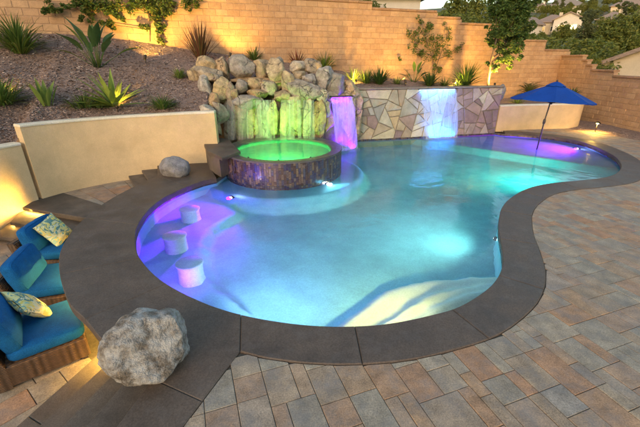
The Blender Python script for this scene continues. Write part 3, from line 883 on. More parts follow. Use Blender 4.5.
BV3 = BVHTree.FromPolygons([tuple(v) for v in mb.v], mb.f)
def on_bed(px, py, bvs=None):
    best = None
    for b in (bvs or (BV, BV2, BV3)):
        h = b.ray_cast(Vector((0, 0, CAM_H)), ray(px, py).normalized())
        if h[0] is not None and (best is None or h[3] < best[1]): best = (h[0], h[3])
    return best[0] if best else None
# bark chips
random.seed(21)
mb = MB()
for _ in range(15000):
    px_, py_ = random.uniform(-5, 330) if random.random() < .8 else random.uniform(330, 640), random.uniform(25, 142)
    v = on_bed(px_, py_)
    if v is None: continue
    s = random.uniform(.015, .05); M_ = Matrix.Rotation(random.uniform(0, 6.3), 3, 'Z') @ Matrix.Rotation(random.uniform(-.6, .6), 3, 'X') @ Matrix.Rotation(random.uniform(-.5, .5), 3, 'Y')
    w = s * random.uniform(.25, .6)
    c = v + Vector((0, 0, .008))
    mb.add([c + M_ @ Vector(q) for q in ((-s, -w, 0), (s, -w * .6, 0), (s * .8, w, 0), (-s * .9, w * .8, 0), (0, 0, .012))], [(0, 1, 4), (1, 2, 4), (2, 3, 4), (3, 0, 4)])
chips = mb.build('bark_chips', MT['chip']); chips['kind'] = 'stuff'; tag(chips, 'loose brown bark chips scattered over the planting beds', 'mulch')

# ------------------------------------------------------------------ flagstone feature wall
fw = thing('flagstone_wall', 'irregular flagstone feature wall with a spillway above the pool', 'wall', (FW0.x, FW0.y, -.3))
fd = (FW1 - FW0).normalized(); fn = Vector((fd.y, -fd.x, 0)); FL = (FW1 - FW0).length; FZ0, FZ1 = -.06, 1.66
random.seed(17); V_ = Vector
cells = [[(0, FZ0), (FL, FZ0), (FL, FZ1), (0, FZ1)]]
for k_ in range(9):                                        # first break the long wall into blocks, then split each at odd angles
    cells.sort(key=lambda c: -(max(q[0] for q in c) - min(q[0] for q in c))); c = cells.pop(0)
    cx = (max(q[0] for q in c) + min(q[0] for q in c)) / 2 + random.uniform(-.1, .1); a_ = random.uniform(-.5, .5); n_ = (math.cos(a_), math.sin(a_))
    cells += [clip_half(c, (cx, .8), n_), clip_half(c, (cx, .8), (-n_[0], -n_[1]))]
done = []
while cells:
    c = cells.pop()
    if len(c) < 3: continue
    A_ = area(c)
    if A_ < random.uniform(.08, .30): done.append(c); continue
    gx, gy = sum(q[0] for q in c) / len(c), sum(q[1] for q in c) / len(c)
    sxx = sum((q[0] - gx) ** 2 for q in c); syy = sum((q[1] - gy) ** 2 for q in c); sxy = sum((q[0] - gx) * (q[1] - gy) for q in c)
    th_ = .5 * math.atan2(2 * sxy, sxx - syy) + random.uniform(-.42, .42)
    n_ = (math.cos(th_), math.sin(th_)); o_ = (gx + random.uniform(-.06, .06), gy + random.uniform(-.06, .06))
    cells += [clip_half(c, o_, n_), clip_half(c, o_, (-n_[0], -n_[1]))]
for i, pl in enumerate(done):
    if len(pl) < 3 or area(pl) < .004: continue
    a = sum(pl[k][0] * pl[(k + 1) % len(pl)][1] - pl[(k + 1) % len(pl)][0] * pl[k][1] for k in range(len(pl)))
    if a < 0: pl = pl[::-1]
    pl = inset(pl, .013)
    cx, cz = sum(q[0] for q in pl) / len(pl), sum(q[1] for q in pl) / len(pl)
    rp = []
    for k in range(len(pl)):                               # chipped, slightly uneven edges
        p_, q_ = pl[k], pl[(k + 1) % len(pl)]; n_ = max(1, int(math.hypot(q_[0] - p_[0], q_[1] - p_[1]) / .09))
        for m_ in range(n_):
            t_ = m_ / n_; rp.append((lerp(p_[0], q_[0], t_) + random.uniform(-.007, .007), lerp(p_[1], q_[1], t_) + random.uniform(-.007, .007)))
    pl = rp
    dpt = random.uniform(.03, .05)
    in2 = inset(pl, .010)
    def wp(q, o): return FW0 + fd * q[0] + fn * o + Vector((0, 0, q[1]))
    mb = MB(); mb.loft([[wp(q, -.02) for q in pl], [wp(q, dpt - .012) for q in pl], [wp(q, dpt) for q in in2]], True, True)
    mb.build('flagstone', MT['flag_shaded'] if (cx > 3.55 and random.random() < .85) or (cx <= 3.55 and random.random() < .08) else MT['flag'], fw)  # shade-tinted mauve goes mostly to the right part of the wall
mb = MB()
wb = lambda u, o, z: FW0 + fd * u + fn * o + Vector((0, 0, z))
mb.add([wb(u, o, z) for z in (-1.3, FZ1 - .003) for o in (.004, -.3) for u in (-.02, FL)], [(0, 1, 5, 4), (2, 6, 7, 3), (4, 5, 7, 6), (0, 4, 6, 2), (1, 3, 7, 5)])
mb.build('wall_core', MT['flag_joint'], fw)
u = -.02
while u < FL:
    L = min(random.uniform(.55, .8), FL + .03 - u)
    if L > .05:
        mb = MB(); c = wb(u + L / 2, -.12, FZ1 + .024); mb.box(c, (L - .006, .44, .045), math.atan2(fd.y, fd.x), .01); mb.build('cap_stone', MT['wallcap'], fw)
    u += L

# ------------------------------------------------------------------ rocks
def rock_mb(c, dims, seed, sub=3, cuts=7, rough=.10, rot=0.0, dr=(.62, .86), sharp=.88, boxy=1.0):
    rnd = random.Random(seed); bm = bmesh.new(); bmesh.ops.create_icosphere(bm, subdivisions=sub, radius=1)
    pl = []
    for _ in range(cuts):
        n = Vector((rnd.gauss(0, 1), rnd.gauss(0, 1), rnd.gauss(0, 1))).normalized(); pl.append((n, rnd.uniform(*dr)))
    off = Vector((rnd.uniform(0, 50), rnd.uniform(0, 50), rnd.uniform(0, 50)))
    mb = MB(); M_ = Matrix.Rotation(rot, 3, 'Z')
    vs_ = []
    for v in bm.verts:
        p = v.co.copy()
        if boxy < 1: p = V_([math.copysign(abs(q) ** boxy, q) for q in p]) * .86
        for n, d in pl:
            e = p.dot(n) - d
            if e > 0: p -= n * e * sharp
        p *= 1 + rough * noise.noise(p * 1.6 + off) * 1.6 + rough * .7 * noise.noise(p * 4.2 + off) + rough * .35 * noise.noise(p * 10 + off)
        vs_.append(Vector(c) + M_ @ Vector((p.x * dims[0], p.y * dims[1], p.z * dims[2])))
    mb.add(vs_, [tuple(v.index for v in f.verts) for f in bm.faces], True); bm.free(); return mb
rw = thing('rock_waterfall', 'tan boulder rock formation with waterfall ledges behind the spa', 'rock formation', (-.9, 11.6, .3))
RK = [  # px, py, w px, h px, depth
 (204.6, 64, 20, 13, 11.7), (221, 68, 16, 21, 11.75), (240, 68.5, 27, 22, 11.9), (261.5, 68.5, 20, 22, 12.0), (275, 66, 18, 16, 12.1),
 (195, 82, 12, 30, 11.45), (206.7, 75, 25, 16, 11.3), (209, 76.5, 19, 9, 11.15), (203.5, 90, 19, 24, 11.0), (220, 91, 17, 23, 11.0), (194, 97, 10, 20, 11.05),
 (230, 96, 8, 26, 11.0), (205, 104, 17, 12, 10.9), (241, 87, 13, 15, 11.25), (234.5, 94, 9, 12, 11.0), (254, 86, 17, 13, 11.5), (268, 88, 16, 16, 11.45),
 (258, 94.5, 20, 10, 11.2), (250, 81, 60, 8, 11.75), (219, 113, 16, 22, 10.45), (205.5, 115, 16, 22, 9.98), (212, 104, 14, 18, 10.5),
 (247, 103, 26, 13, 11.05), (275, 77, 19, 30, 11.6), (288, 82, 16, 21, 11.35), (297.5, 68, 17, 14, 12.1), (310.5, 67.5, 15, 15, 12.1), (318.5, 67.5, 9, 11, 12.15),
 (324.5, 79, 18, 25, 11.9), (336, 84, 21, 27, 12.0), (351, 92, 20, 20, 12.35), (298, 77, 15, 12, 11.8), (309, 80, 16, 12, 11.7), (302, 90, 38, 18, 11.3),
 (321.5, 96.5, 11, 14, 11.25), (330, 98, 18, 12, 11.75), (346, 99, 22, 14, 12.1), (357, 106, 13, 26, 12.5), (356, 125, 12, 30, 12.55), (283, 97, 18, 11, 11.15),
 (345, 112, 26, 34, 12.2), (343, 130, 28, 28, 12.2), (325, 108, 12, 18, 11.4), (327, 122, 14, 26, 11.45), (317, 128, 14, 26, 11.3), (206, 130, 17, 20, 9.98), (214, 126, 12, 26, 10.4)]
random.seed(33)
xq = 222.0
while xq < 322:                                            # the near-vertical slabs of the spill face
    w = random.uniform(8, 15)
    RK.append((xq + w / 2, 120 + random.uniform(-1, 2), w * 1.1, 38 + random.uniform(-4, 4), 11.05 + random.uniform(-.06, .14)))
    xq += w * .95
for i, (x, y, w, h, Y) in enumerate(RK):
    c = PY(x, y, Y); m_ = pxm(c)
    dx, dz = w * m_ * .68, h * m_ * .68
    mb = rock_mb(c + Vector((0, min(dx, .4) * .35, 0)), (dx, max(.18, min(.45, dx * .9)), dz), 100 + i, 4 if w * h > 200 else 3, 15, .075, random.uniform(-.25, .25), (.50, .80), 1.0, .8 if h < w * 2.2 else .5)
    mb.build('rock', MT['rock'], rw)
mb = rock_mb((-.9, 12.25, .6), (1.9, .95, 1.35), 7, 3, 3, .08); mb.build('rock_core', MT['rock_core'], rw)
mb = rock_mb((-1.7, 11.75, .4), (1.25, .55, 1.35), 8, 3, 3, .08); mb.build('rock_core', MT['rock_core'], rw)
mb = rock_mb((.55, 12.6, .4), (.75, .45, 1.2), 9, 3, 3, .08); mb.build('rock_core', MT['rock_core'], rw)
bld = rock_mb((0, 0, 0), (.385, .36, .315), 23, 5, 4, .10, .9)
bc = P(150, 372) + Vector((0, .10, .24))
b_ = MB(); b_.v = [v + bc for v in bld.v]; b_.f = bld.f; b_.sm = bld.sm
tag(b_.build('boulder', MT['boulder'], origin=(bc.x, bc.y, CT)), 'large rough pale boulder sitting on the bar top beside the steps', 'boulder')
bc = P(172.5, 178) + Vector((0, .22, .17))
b_ = rock_mb(bc, (.35, .31, .30), 19, 4, 3, .07)
tag(b_.build('boulder', MT['boulder2'], origin=(bc.x, bc.y, CT)), 'small smooth grey boulder on the slab by the stucco wall', 'boulder')
c = on_bed(430, 90) 
rc = wb(FL + .08, -.18, 1.42)
b_ = rock_mb(rc, (.20, .22, .34), 41, 3, 7, .1); tag(b_.build('boulder', MT['boulder2'], origin=(rc.x, rc.y, .95)), 'upright pale rock at the end of the flagstone wall', 'boulder')

# ------------------------------------------------------------------ spa
spa = thing('spa', 'raised round spa clad in dark mosaic tile beside the rocks', 'spa', (SPA_C.x, SPA_C.y, -.45))
def circ(r, z, n=72): return [SPA_C + Vector((r * math.cos(2 * math.pi * k / n), r * math.sin(2 * math.pi * k / n), z)) for k in range(n)]
mb = MB(); mb.loft([circ(SPA_R - .012, -.5), circ(SPA_R - .012, SPA_Z - .02)], smooth=True); mb.build('spa_wall', MT['grout'], spa)
random.seed(4)
mb = MB(); NC = 170
for k in range(NC):
    a0, a1 = 2 * math.pi * (k + .03) / NC, 2 * math.pi * (k + .97) / NC
    z = -.48
    while z < SPA_Z - .035:
        h = min(random.choice((.05, .09, .14, .20)), SPA_Z - .03 - z)
        o = random.uniform(0, .008)
        if h > .012:
            q = [SPA_C + Vector((math.cos(a) * r, math.sin(a) * r, zz_)) for r in (SPA_R - .012, SPA_R + o) for zz_ in (z + .002, z + h - .002) for a in (a0, a1)]
            mb.add(q, [(4, 5, 7, 6), (6, 7, 3, 2), (0, 1, 5, 4), (0, 4, 6, 2), (1, 3, 7, 5)])
        z += h
o = mb.build('mosaic_tiles', MT['tile'], spa); o['kind'] = 'stuff'
mb = MB(); mb.loft([circ(SPA_R + .012, SPA_Z - .035), circ(SPA_R + .012, SPA_Z - .004), circ(SPA_R, SPA_Z), circ(SPA_RI, SPA_Z - .02), circ(SPA_RI - .03, SPA_Z - .12)], smooth=False); mb.build('rim_bed', MT['grout'], spa)
mb = MB()
for ri, (r0, r1) in enumerate(((1.305, 1.385), (1.39, 1.47), (1.475, 1.552))):
    n = 100
    for k in range(n):
        a0, a1 = 2 * math.pi * (k + .5 * (ri % 2) + .04) / n, 2 * math.pi * (k + .5 * (ri % 2) + .96) / n
        zf = lambda r: SPA_Z - .02 * (SPA_R - r) / .25 + .006
        q = [SPA_C + Vector((math.cos(a) * r, math.sin(a) * r, zf(r) - dz)) for dz in (.01, 0) for r in (r0, r1) for a in (a0, a1)]
        mb.add(q, [(4, 6, 7, 5), (0, 1, 5, 4), (2, 6, 7, 3), (0, 4, 6, 2), (1, 5, 7, 3)])
o = mb.build('rim_tiles', MT['rim_tile'], spa); o['kind'] = 'stuff'
mb = MB(); mb.loft([circ(SPA_RI - .02, SPA_Z - .06), circ(SPA_RI - .04, .02), circ(.95, .0), circ(.02, -.02)], smooth=False); mb.build('spa_basin', MT['step_plaster'], spa)
mb = MB(); mb.add(circ(SPA_RI - .022, SPA_Z - .055), [tuple(range(72))]); sw = mb.build('spa_water', MT['spa_water']); struct(sw)
# dark slab on a stone pier at the spa's left
pier = thing('spa_pier', 'dark concrete slab on a stone pier beside the spa', 'pier', (-2.75, 9.4, 0))
q = [(P(x, y, .52).x, P(x, y, .52).y) for x, y in ((203, 142), (215, 137.5), (228, 139), (236, 147), (240.5, 151.5), (222, 158), (207, 151))]
mb = MB(); a = q if sum(q[i][0] * q[(i + 1) % 7][1] - q[(i + 1) % 7][0] * q[i][1] for i in range(7)) > 0 else q[::-1]
mb.prism(a, .45, .53, .015); mb.build('slab_top', MT['coping'], pier)
ia = inset(a, .09); cx = sum(k[0] for k in ia) / 7; cy = sum(k[1] for k in ia) / 7
mb = MB(); mb.prism([(cx + (k[0] - cx) * .95 - .10, cy + (k[1] - cy) * .95 + .02) for k in ia], -.02, .448); mb.build('pier_body', MT['step'], pier)

# ------------------------------------------------------------------ falling water
def fall_mat(name, amount, sc, zfade=None):
    m = bpy.data.materials.new(name); m.use_nodes = True; nt = m.node_tree; nt.nodes.clear()
    o = nt.nodes.new('ShaderNodeOutputMaterial'); g = nt.nodes.new('ShaderNodeNewGeometry')
    mp = nt.nodes.new('ShaderNodeMapping'); mp.inputs['Scale'].default_value = (sc, sc, sc * .05); nt.links.new(g.outputs['Position'], mp.inputs['Vector'])
    n = noise_node(nt, mp.outputs[0], 1.0, 5, .6)
    r = ramp_node(nt, n.outputs['Fac'], [(.32, (amount * .35,) * 3), (.68, (amount,) * 3)])
    fac_ = r.outputs[0]
    if zfade is not None:
        sx = nt.nodes.new('ShaderNodeSeparateXYZ'); nt.links.new(g.outputs['Position'], sx.inputs[0])
        zr = nt.nodes.new('ShaderNodeMapRange'); zr.inputs[1].default_value = zfade + .004; zr.inputs[2].default_value = zfade + .09; nt.links.new(sx.outputs[2], zr.inputs[0])
        fac_ = math_node(nt, 'MULTIPLY', fac_, zr.outputs[0])
    d = nt.nodes.new('ShaderNodeBsdfDiffuse'); d.inputs['Color'].default_value = (.88, .9, .92, 1)
    t = nt.nodes.new('ShaderNodeBsdfTranslucent'); t.inputs['Color'].default_value = (.88, .9, .92, 1)
    m1 = nt.nodes.new('ShaderNodeMixShader'); m1.inputs[0].default_value = .5; nt.links.new(d.outputs[0], m1.inputs[1]); nt.links.new(t.outputs[0], m1.inputs[2])
    tr = nt.nodes.new('ShaderNodeBsdfTransparent'); m2 = nt.nodes.new('ShaderNodeMixShader')
    nt.links.new(fac_, m2.inputs[0]); nt.links.new(tr.outputs[0], m2.inputs[1]); nt.links.new(m1.outputs[0], m2.inputs[2])
    nt.links.new(m2.outputs[0], o.inputs['Surface']); return m
MT['fall'] = fall_mat('falling_water', .36, 16)
MT['trickle'] = fall_mat('trickling_water', .17, 30)
MT['foam'] = fall_mat('splash_foam', .6, 9, WATER_Z)
def sheet(name, tl, tr_, bl, br, out, m, parent=None, bow=.12, th=.02, nx=26, nz=16, seed=0, rip=.012):
    def srf(u, v, o):
        top = tl.lerp(tr_, u); bot = bl.lerp(br, u)
        p = Vector((lerp(top.x, bot.x, v ** 1.0), lerp(top.y, bot.y, v), 0)); p.z = lerp(top.z, bot.z, v * v * .35 + v * .65)
        w = noise.noise(Vector((u * 9 + seed, v * .7, seed))) * rip + noise.noise(Vector((u * 25 + seed, v * 1.3, 3))) * rip * .5
        return p + out * (o + w + bow * (math.sqrt(v) - v))
    mb = MB()
    mb.loft([[srf(i / nx, j / nz, 0) for i in range(nx + 1)] for j in range(nz + 1)], close=False, smooth=True)
    mb.loft([[srf(i / nx, j / nz, th) for i in range(nx + 1)] for j in range(nz + 1)], close=False, smooth=True)
    return mb.build(name, m, parent, origin=None if parent else tuple((bl + br) / 2))
def foam(name, c, rx, ry, parent, seed, n=150, m=None, h=.16):
    rnd = random.Random(seed); mb = MB()
    for _ in range(n):
        a = rnd.uniform(0, 6.3); r = math.sqrt(rnd.random())
        p = Vector(c) + Vector((math.cos(a) * r * rx, math.sin(a) * r * ry, 0)) + Vector((0, 0, abs(rnd.gauss(0, h * .4)) * (1 - r) + .005))
        s = rnd.uniform(.006, .02)
        mb.add([p + Vector(q) * s for q in ((1, 0, 0), (-1, 0, 0), (0, 1, 0), (0, -1, 0), (0, 0, 1.0), (0, 0, -.6))], [(0, 2, 4), (2, 1, 4), (1, 3, 4), (3, 0, 4), (2, 0, 5), (1, 2, 5), (3, 1, 5), (0, 3, 5)], True)
    # low ruffled mound of white water
    N1, N2 = 40, 9; rings = []
    for j in range(N2):
        rr = j / (N2 - 1)
        rings.append([Vector(c) + Vector((math.cos(2 * math.pi * k / N1) * rx * rr * (1 + .18 * noise.noise(Vector((math.cos(2 * math.pi * k / N1) * 2, math.sin(2 * math.pi * k / N1) * 2, seed)))), math.sin(2 * math.pi * k / N1) * ry * rr, .004 + h * .45 * (1 - rr) ** 2 + .02 * (1 - rr) * noise.noise(Vector((k * .7, j * 1.1, seed))))) for k in range(N1)])
    mb.loft(rings, True, False, True)
    return mb.build(name, m or MT['foam'], parent)
def lamp(kind, name, loc, energy, color, target=None, size=.05, angle=70, blend=.6, parent=None, sizey=None, spread=110):
    d = bpy.data.lights.new(name, kind); d.energy = energy; d.color = color
    if kind == 'SPOT': d.spot_size = R(angle); d.spot_blend = blend; d.shadow_soft_size = size
    elif kind == 'POINT': d.shadow_soft_size = size
    elif kind == 'AREA': d.shape = 'RECTANGLE'; d.size = size; d.size_y = sizey or size; d.spread = R(spread)
    o = bpy.data.objects.new(name, d); COL.objects.link(o)
    L = Vector(loc)
    if parent is not None: o.parent = parent; L = L - Vector(parent['_org'])
    o.location = L
    if target is not None: o.rotation_euler = (Vector(loc) - Vector(target)).to_track_quat('Z', 'Y').to_euler()
    return o
PURPLE, BLUE, GREEN, AMBER = (.12, .0, 1.0), (.015, .20, 1.0), (.02, 1.0, .12), (1.0, .58, .10)
CYAN, WARMW = (.10, .75, 1.0), (1.0, .86, .50)
# ------------------------------------------------------------------ waterfalls with their lights
def on_fw(px, py, off=0.0): return on_wall(px, py, FW0 + fn * off, fn)
LEDM = {'p': emit_mat('violet_led', PURPLE, 3), 'b': emit_mat('blue_led', (.25, .55, 1), 3), 'g': emit_mat('green_led', GREEN, 20), 'a': emit_mat('amber_led', (1.0, .62, .14), 40), 'w': emit_mat('white_led', (.8, .9, 1), 60), 'v': emit_mat('lilac_led', (.75, .5, 1), 45), 'y': emit_mat('warm_led', WARMW, 40)}
f1 = thing('waterfall', 'blue lit sheet of water spilling down the flagstone wall', 'waterfall', tuple(on_fw(440, 135, .25)))
a, b = on_fw(419, 92, .06), on_fw(455, 92, .06); a.z = b.z = FZ1 - .005
a2, b2 = on_fw(426, 134, .26), on_fw(458, 133, .26); a2.z = b2.z = WATER_Z
sheet('water_sheet', a, b, a2, b2, fn, MT['fall'], f1, .10, .02, 40, 18, 3)
foam('splash', (a2 + b2) / 2 + fn * .12, .85, .34, f1, 5, 260)
mb = MB(); c = (a + b) / 2; mb.box(c - fn * .02 + Vector((0, 0, -.012)), ((b - a).length + .06, .10, .02), math.atan2(fd.y, fd.x)); mb.build('spout_lip', MT['bronze'], f1)
mb = MB(); c2 = c + fn * .0 + Vector((0, 0, -.028)); mb.box(c2, ((b - a).length * .96, .025, .008), math.atan2(fd.y, fd.x)); mb.build('led_strip', LEDM['b'], f1)
lamp('AREA', 'blue_strip_light', c2 + Vector((0, 0, -.012)), 7, (.03, .26, 1.0), c2 + Vector((0, 0, -1)) + fn * .12, (b - a).length * .95, parent=f1, sizey=.03)
bp_ = (a2 + b2) / 2 + fn * -.05
lamp('AREA', 'blue_base_light', Vector((bp_.x, bp_.y, WATER_Z + .03)), 15, (.01, .22, 1.0), Vector((bp_.x, bp_.y, 2)) + fn * .25, 1.0, parent=f1, sizey=.06)

f2 = thing('waterfall', 'violet lit sheet of water falling from the rocks beside the spa', 'waterfall', tuple(PY(345, 150, 11.5)))
pa, pb = PY(331, 97, 11.55), PY(352, 96, 11.75); pa2, pb2 = P(336, 152, WATER_Z), P(358, 148.5, WATER_Z)
sheet('water_sheet', pa, pb, pa2, pb2, Vector((-.1, -1, 0)), MT['fall'], f2, .10, .03, 30, 18, 9)
foam('splash', (pa2 + pb2) / 2 + Vector((0, -.1, 0)), .6, .3, f2, 6, 200)
dxy = (pb - pa).normalized()
mb = MB(); c = (pa + pb) / 2; mb.box(c + Vector((0, .05, .0)), ((pb - pa).length + .04, .16, .03), math.atan2(dxy.y, dxy.x)); mb.build('spout_lip', MT['bronze'], f2)
mb = MB(); c2 = c + Vector((0, -.02, -.025)); mb.box(c2, ((pb - pa).length * .9, .03, .01), math.atan2(dxy.y, dxy.x)); mb.build('led_strip', LEDM['p'], f2)
lamp('AREA', 'violet_strip_light', c2 + Vector((0, -.0, -.012)), 6, PURPLE, c2 + Vector((0, -.15, -1)), (pb - pa).length * .9, parent=f2, sizey=.04)
q = (pa2 + pb2) / 2 + Vector((0, .12, .03))
lamp('AREA', 'violet_base_light', q, 16, PURPLE, q + Vector((0, -.05, 1)), .6, parent=f2, sizey=.08)

random.seed(6)
f3 = thing('waterfall', 'thin green lit streams trickling over the rock face into the spa', 'waterfall', tuple(PY(270, 138, 10.85)))
for x0 in (227, 232, 238, 242, 247, 256, 263, 266, 272, 281, 285, 289, 297, 303, 308):
    w = random.uniform(1.5, 7)
    t1, t2 = PY(x0, 100, 10.90), PY(x0 + w, 100, 10.90); s1, s2 = P(x0 + random.uniform(-1, 1), 140, SPA_Z - .05), P(x0 + w + 1, 140, SPA_Z - .05)
    s1.y = s2.y = 10.72 + random.uniform(-.06, .08)
    sheet('water_stream', t1, t2, s1, s2, Vector((0, -1, 0)), MT['trickle'], f3, .06, .012, 8, 12, x0)


# ------------------------------------------------------------------ underwater lights
def pool_light(loc, aim, energy, col, m, label,  angle=150, size=.06, r=.05, power_kind='SPOT'):
    loc, aim = Vector(loc), Vector(aim); t = thing('pool_light', label, 'pool light', tuple(loc))
    d = (aim - loc).normalized(); u = d.orthogonal().normalized(); w = d.cross(u)
    ringf = lambda rr, o: [loc + d * o + (u * math.cos(k * math.pi / 8) + w * math.sin(k * math.pi / 8)) * rr for k in range(16)]
    mb = MB(); mb.loft([ringf(r + .02, -.04), ringf(r + .02, .01), ringf(r, .015), ringf(r - .004, .004)], True, False, True); mb.build('trim_ring', MT['metal'], t)
    mb = MB(); mb.loft([ringf(r - .004, .006), ringf(r * .6, .016), ringf(.001, .02)], True, False, True); mb.build('lens', m, t)
    lamp('SPOT', 'lamp', loc + d * .06, energy, col, loc + d * 2, size, angle, 1.0, t)
    return t
V = Vector
pool_light(P(232, 203, -.31), P(165, 235, -.5), 240, (.36, .0, 1.0), LEDM['v'], 'lilac underwater light shining towards the three pool stools')
pool_light(V((-1.85, 3.92, -.45)), V((-2.7, 6.0, -.55)), 18, (.32, .0, 1.0), LEDM['v'], 'added violet underwater light hidden in the near wall facing the three stools')  # unseen lamp, added to deepen the violet around the stools
pool_light(SPA_C + V((1.17, -1.14, -.34)), SPA_C + V((3.4, -3.2, -.35)), 70, (.34, .75, .90), LEDM['w'], 'white underwater light at the foot of the spa wall')
pool_light(V((3.02, 5.55, -.42)), V((0.2, 7.6, -.42)), 62, (.60, .95, .80), LEDM['w'], 'white underwater light on the curved side wall of the pool')
pool_light(FW0 + fd * 2.9 + fn * .05 + V((0, 0, -.40)), V((3.0, 9.5, -.45)), 200, (.24, .88, .80), LEDM['w'], 'blue white underwater light below the flagstone waterfall')
pool_light(V((8.62, 11.9, -.22)), V((5.0, 12.6, -.3)), 560, (.38, .0, 1.0), LEDM['v'], 'violet underwater light on the shallow shelf near the umbrella')
pool_light(V((1.02, 3.24, -.19)), V((.8, 4.0, -.5)), 48, (1.0, .76, .26), LEDM['y'], 'warm underwater light on the curved entry steps')
pool_light(V((-.9, 3.45, -.5)), V((.2, 7, -.5)), 70, (.55, .58, 1.0), LEDM['b'], 'added blue underwater fill light hidden in the near pool wall')  # fill added below the coping, out of view, to colour the water
pool_light(V((6.0, 8.25, -.5)), V((4.5, 11, -.45)), 180, (.10, .92, .62), LEDM['w'], 'added turquoise underwater fill light hidden in the wall of the deep bay')  # unseen lamp put in to brighten the turquoise of the bay
pool_light(SPA_C + V((.0, -1.20, .20)), SPA_C + V((0, .6, .1)), 60, (.01, 1.0, .18), LEDM['g'], 'green underwater light inside the spa')

for sx_ in (-.75, 0, .75):
    q = SPA_C + V((sx_, -math.sqrt(1.24 ** 2 - sx_ ** 2), SPA_Z - .03))
    t = thing('spa_spotlight', ('green spotlight inside the spa rim towards the stucco wall', 'green spotlight inside the spa rim at its middle', 'green spotlight inside the spa rim towards the violet fall')[int(sx_ / .75) + 1], 'spotlight', tuple(q))
    mb = MB(); mb.tube([q + V((0, -.02, -.03)), q + V((0, .03, .0))], .022, 10); mb.build('housing', MT['metal'], t)
    mb = MB(); mb.tube([q + V((0, .031, .0)), q + V((0, .034, .002))], .018, 10); mb.build('lens', LEDM['g'], t)
    lamp('SPOT', 'lamp', q + V((0, .05, .01)), 60, (.20, 1.0, .03), V((q.x * .75 - .3, 11.0, .85)), .03, 48, .9, t)
# stools
for i, (x, y, lab) in enumerate(((190, 212, 'pale submerged pool stool nearest the spa'), (175, 239, 'pale submerged pool stool between the other two stools'), (190, 266, 'pale submerged pool stool nearest the large boulder'))):
    c = P(x, y, -.22); zb = -.82; t = thing('pool_stool', lab, 'stool', (c.x, c.y, zb), 'stools under water along the bar')
    cr = lambda r, z: [V((c.x + r * math.cos(k * math.pi / 16), c.y + r * math.sin(k * math.pi / 16), z)) for k in range(32)]
    mb = MB(); mb.loft([cr(.20, zb), cr(.185, zb + .05), cr(.18, -.27)], True, False, True); mb.build('pedestal', MT['stool'], t)
    mb = MB(); mb.loft([cr(.18, -.272), cr(.20, -.262), cr(.20, -.225), cr(.185, -.205), cr(.001, -.20)], True, False, True); mb.build('seat', MT['stool'], t)

# ------------------------------------------------------------------ garden spotlights
def spotlight(loc, aim, energy, label, group='amber garden spotlights', col=AMBER, angle=95, s=1.0, stake=.16):
    loc = Vector(loc); t = thing('garden_spotlight', label, 'spotlight', tuple(loc), group)
    h = loc + V((0, 0, stake)); d = (Vector(aim) - h).normalized(); u = d.orthogonal().normalized(); w = d.cross(u)
    mb = MB(); mb.tube([loc - V((0, 0, .05)), h - V((0, 0, .02))], .012 * s, 6); mb.build('stake', MT['bronze'], t)
    rf = lambda r, o: [h + d * o + (u * math.cos(k * math.pi / 6) + w * math.sin(k * math.pi / 6)) * r * s for k in range(12)]
    mb = MB(); mb.loft([rf(.012, -.09), rf(.035, -.08), rf(.04, .05), rf(.045, .06), rf(.036, .055), rf(.034, .03)], True, False, True); mb.build('housing', MT['bronze'], t)
    mb = MB(); mb.loft([rf(.034, .032), rf(.001, .036)], True, False, True); mb.build('lens', LEDM['a'], t)
    lamp('SPOT', 'lamp', h + d * .075, energy, col, h + d * 2, .03, angle, .7, t)
    return t
def bp(px, py):
    v = on_bed(px, py)
    return v if v is not None else P(px, py, 1.2)
spotlight(bp(118, 112), bp(113, 100) + V((-.05, .1, .30)), 90, 'amber spotlight in front of the glowing yellow agave', angle=120)
spotlight(bp(146, 63), on_wall(150, 0), 150, 'amber spotlight in the mulch below the wall vine', angle=110)
spotlight(bp(228, 60) + V((.2, -.5, .0)), on_wall(245, 5), 60, 'amber spotlight on the mulch behind the rock formation', angle=120)
spotlight(bp(356, 86), bp(353, 80) + V((0, .1, .4)), 50, 'amber spotlight under the glowing succulent near the rocks', angle=120)
spotlight(bp(405, 86), on_wall(395, 25), 80, 'amber spotlight washing the block wall beside the climbing shrub', angle=120)
spotlight(bp(455, 87), bp(457, 84) + V((0, .3, .4)), 50, 'amber spotlight hidden in the grasses above the spillway', angle=130)
spotlight(PY(494, 89, 14.75), on_wall(498, 25), 230, 'amber spotlight at the foot of the garden tree', angle=120)
spotlight(bp(517, 101), bp(515, 97) + V((0, .6, .6)), 14, 'amber spotlight between flagstone wall and palm', angle=120)
spotlight(bp(8, 100), bp(4, 92) + V((0, .5, .3)), 5, 'amber spotlight beside the shrub above the lower stucco wall', angle=110)
# path light by the right wall
pl0 = on_bed(595, 132.5) or P(595, 132.5)
t = thing('path_light', 'short bronze path light with hat shade in the mulch strip', 'path light', tuple(pl0))
mb = MB(); mb.tube([pl0, pl0 + V((0, 0, .34))], .012, 6); mb.build('stem', MT['bronze'], t)
rf = lambda r, z: [pl0 + V((r * math.cos(k * math.pi / 8), r * math.sin(k * math.pi / 8), z)) for k in range(16)]
mb = MB(); mb.loft([rf(.11, .36), rf(.06, .40), rf(.005, .425)], True, True, True); mb.build('hat', MT['bronze'], t)
mb = MB(); mb.loft([rf(.035, .33), rf(.04, .345), rf(.035, .358)], True, True, True); mb.build('lens', LEDM['a'], t)
lamp('SPOT', 'lamp', pl0 + V((-.0, 0, .325)), 70, AMBER, pl0 + V((-.25, -.15, -.5)), .03, 165, .5, t)
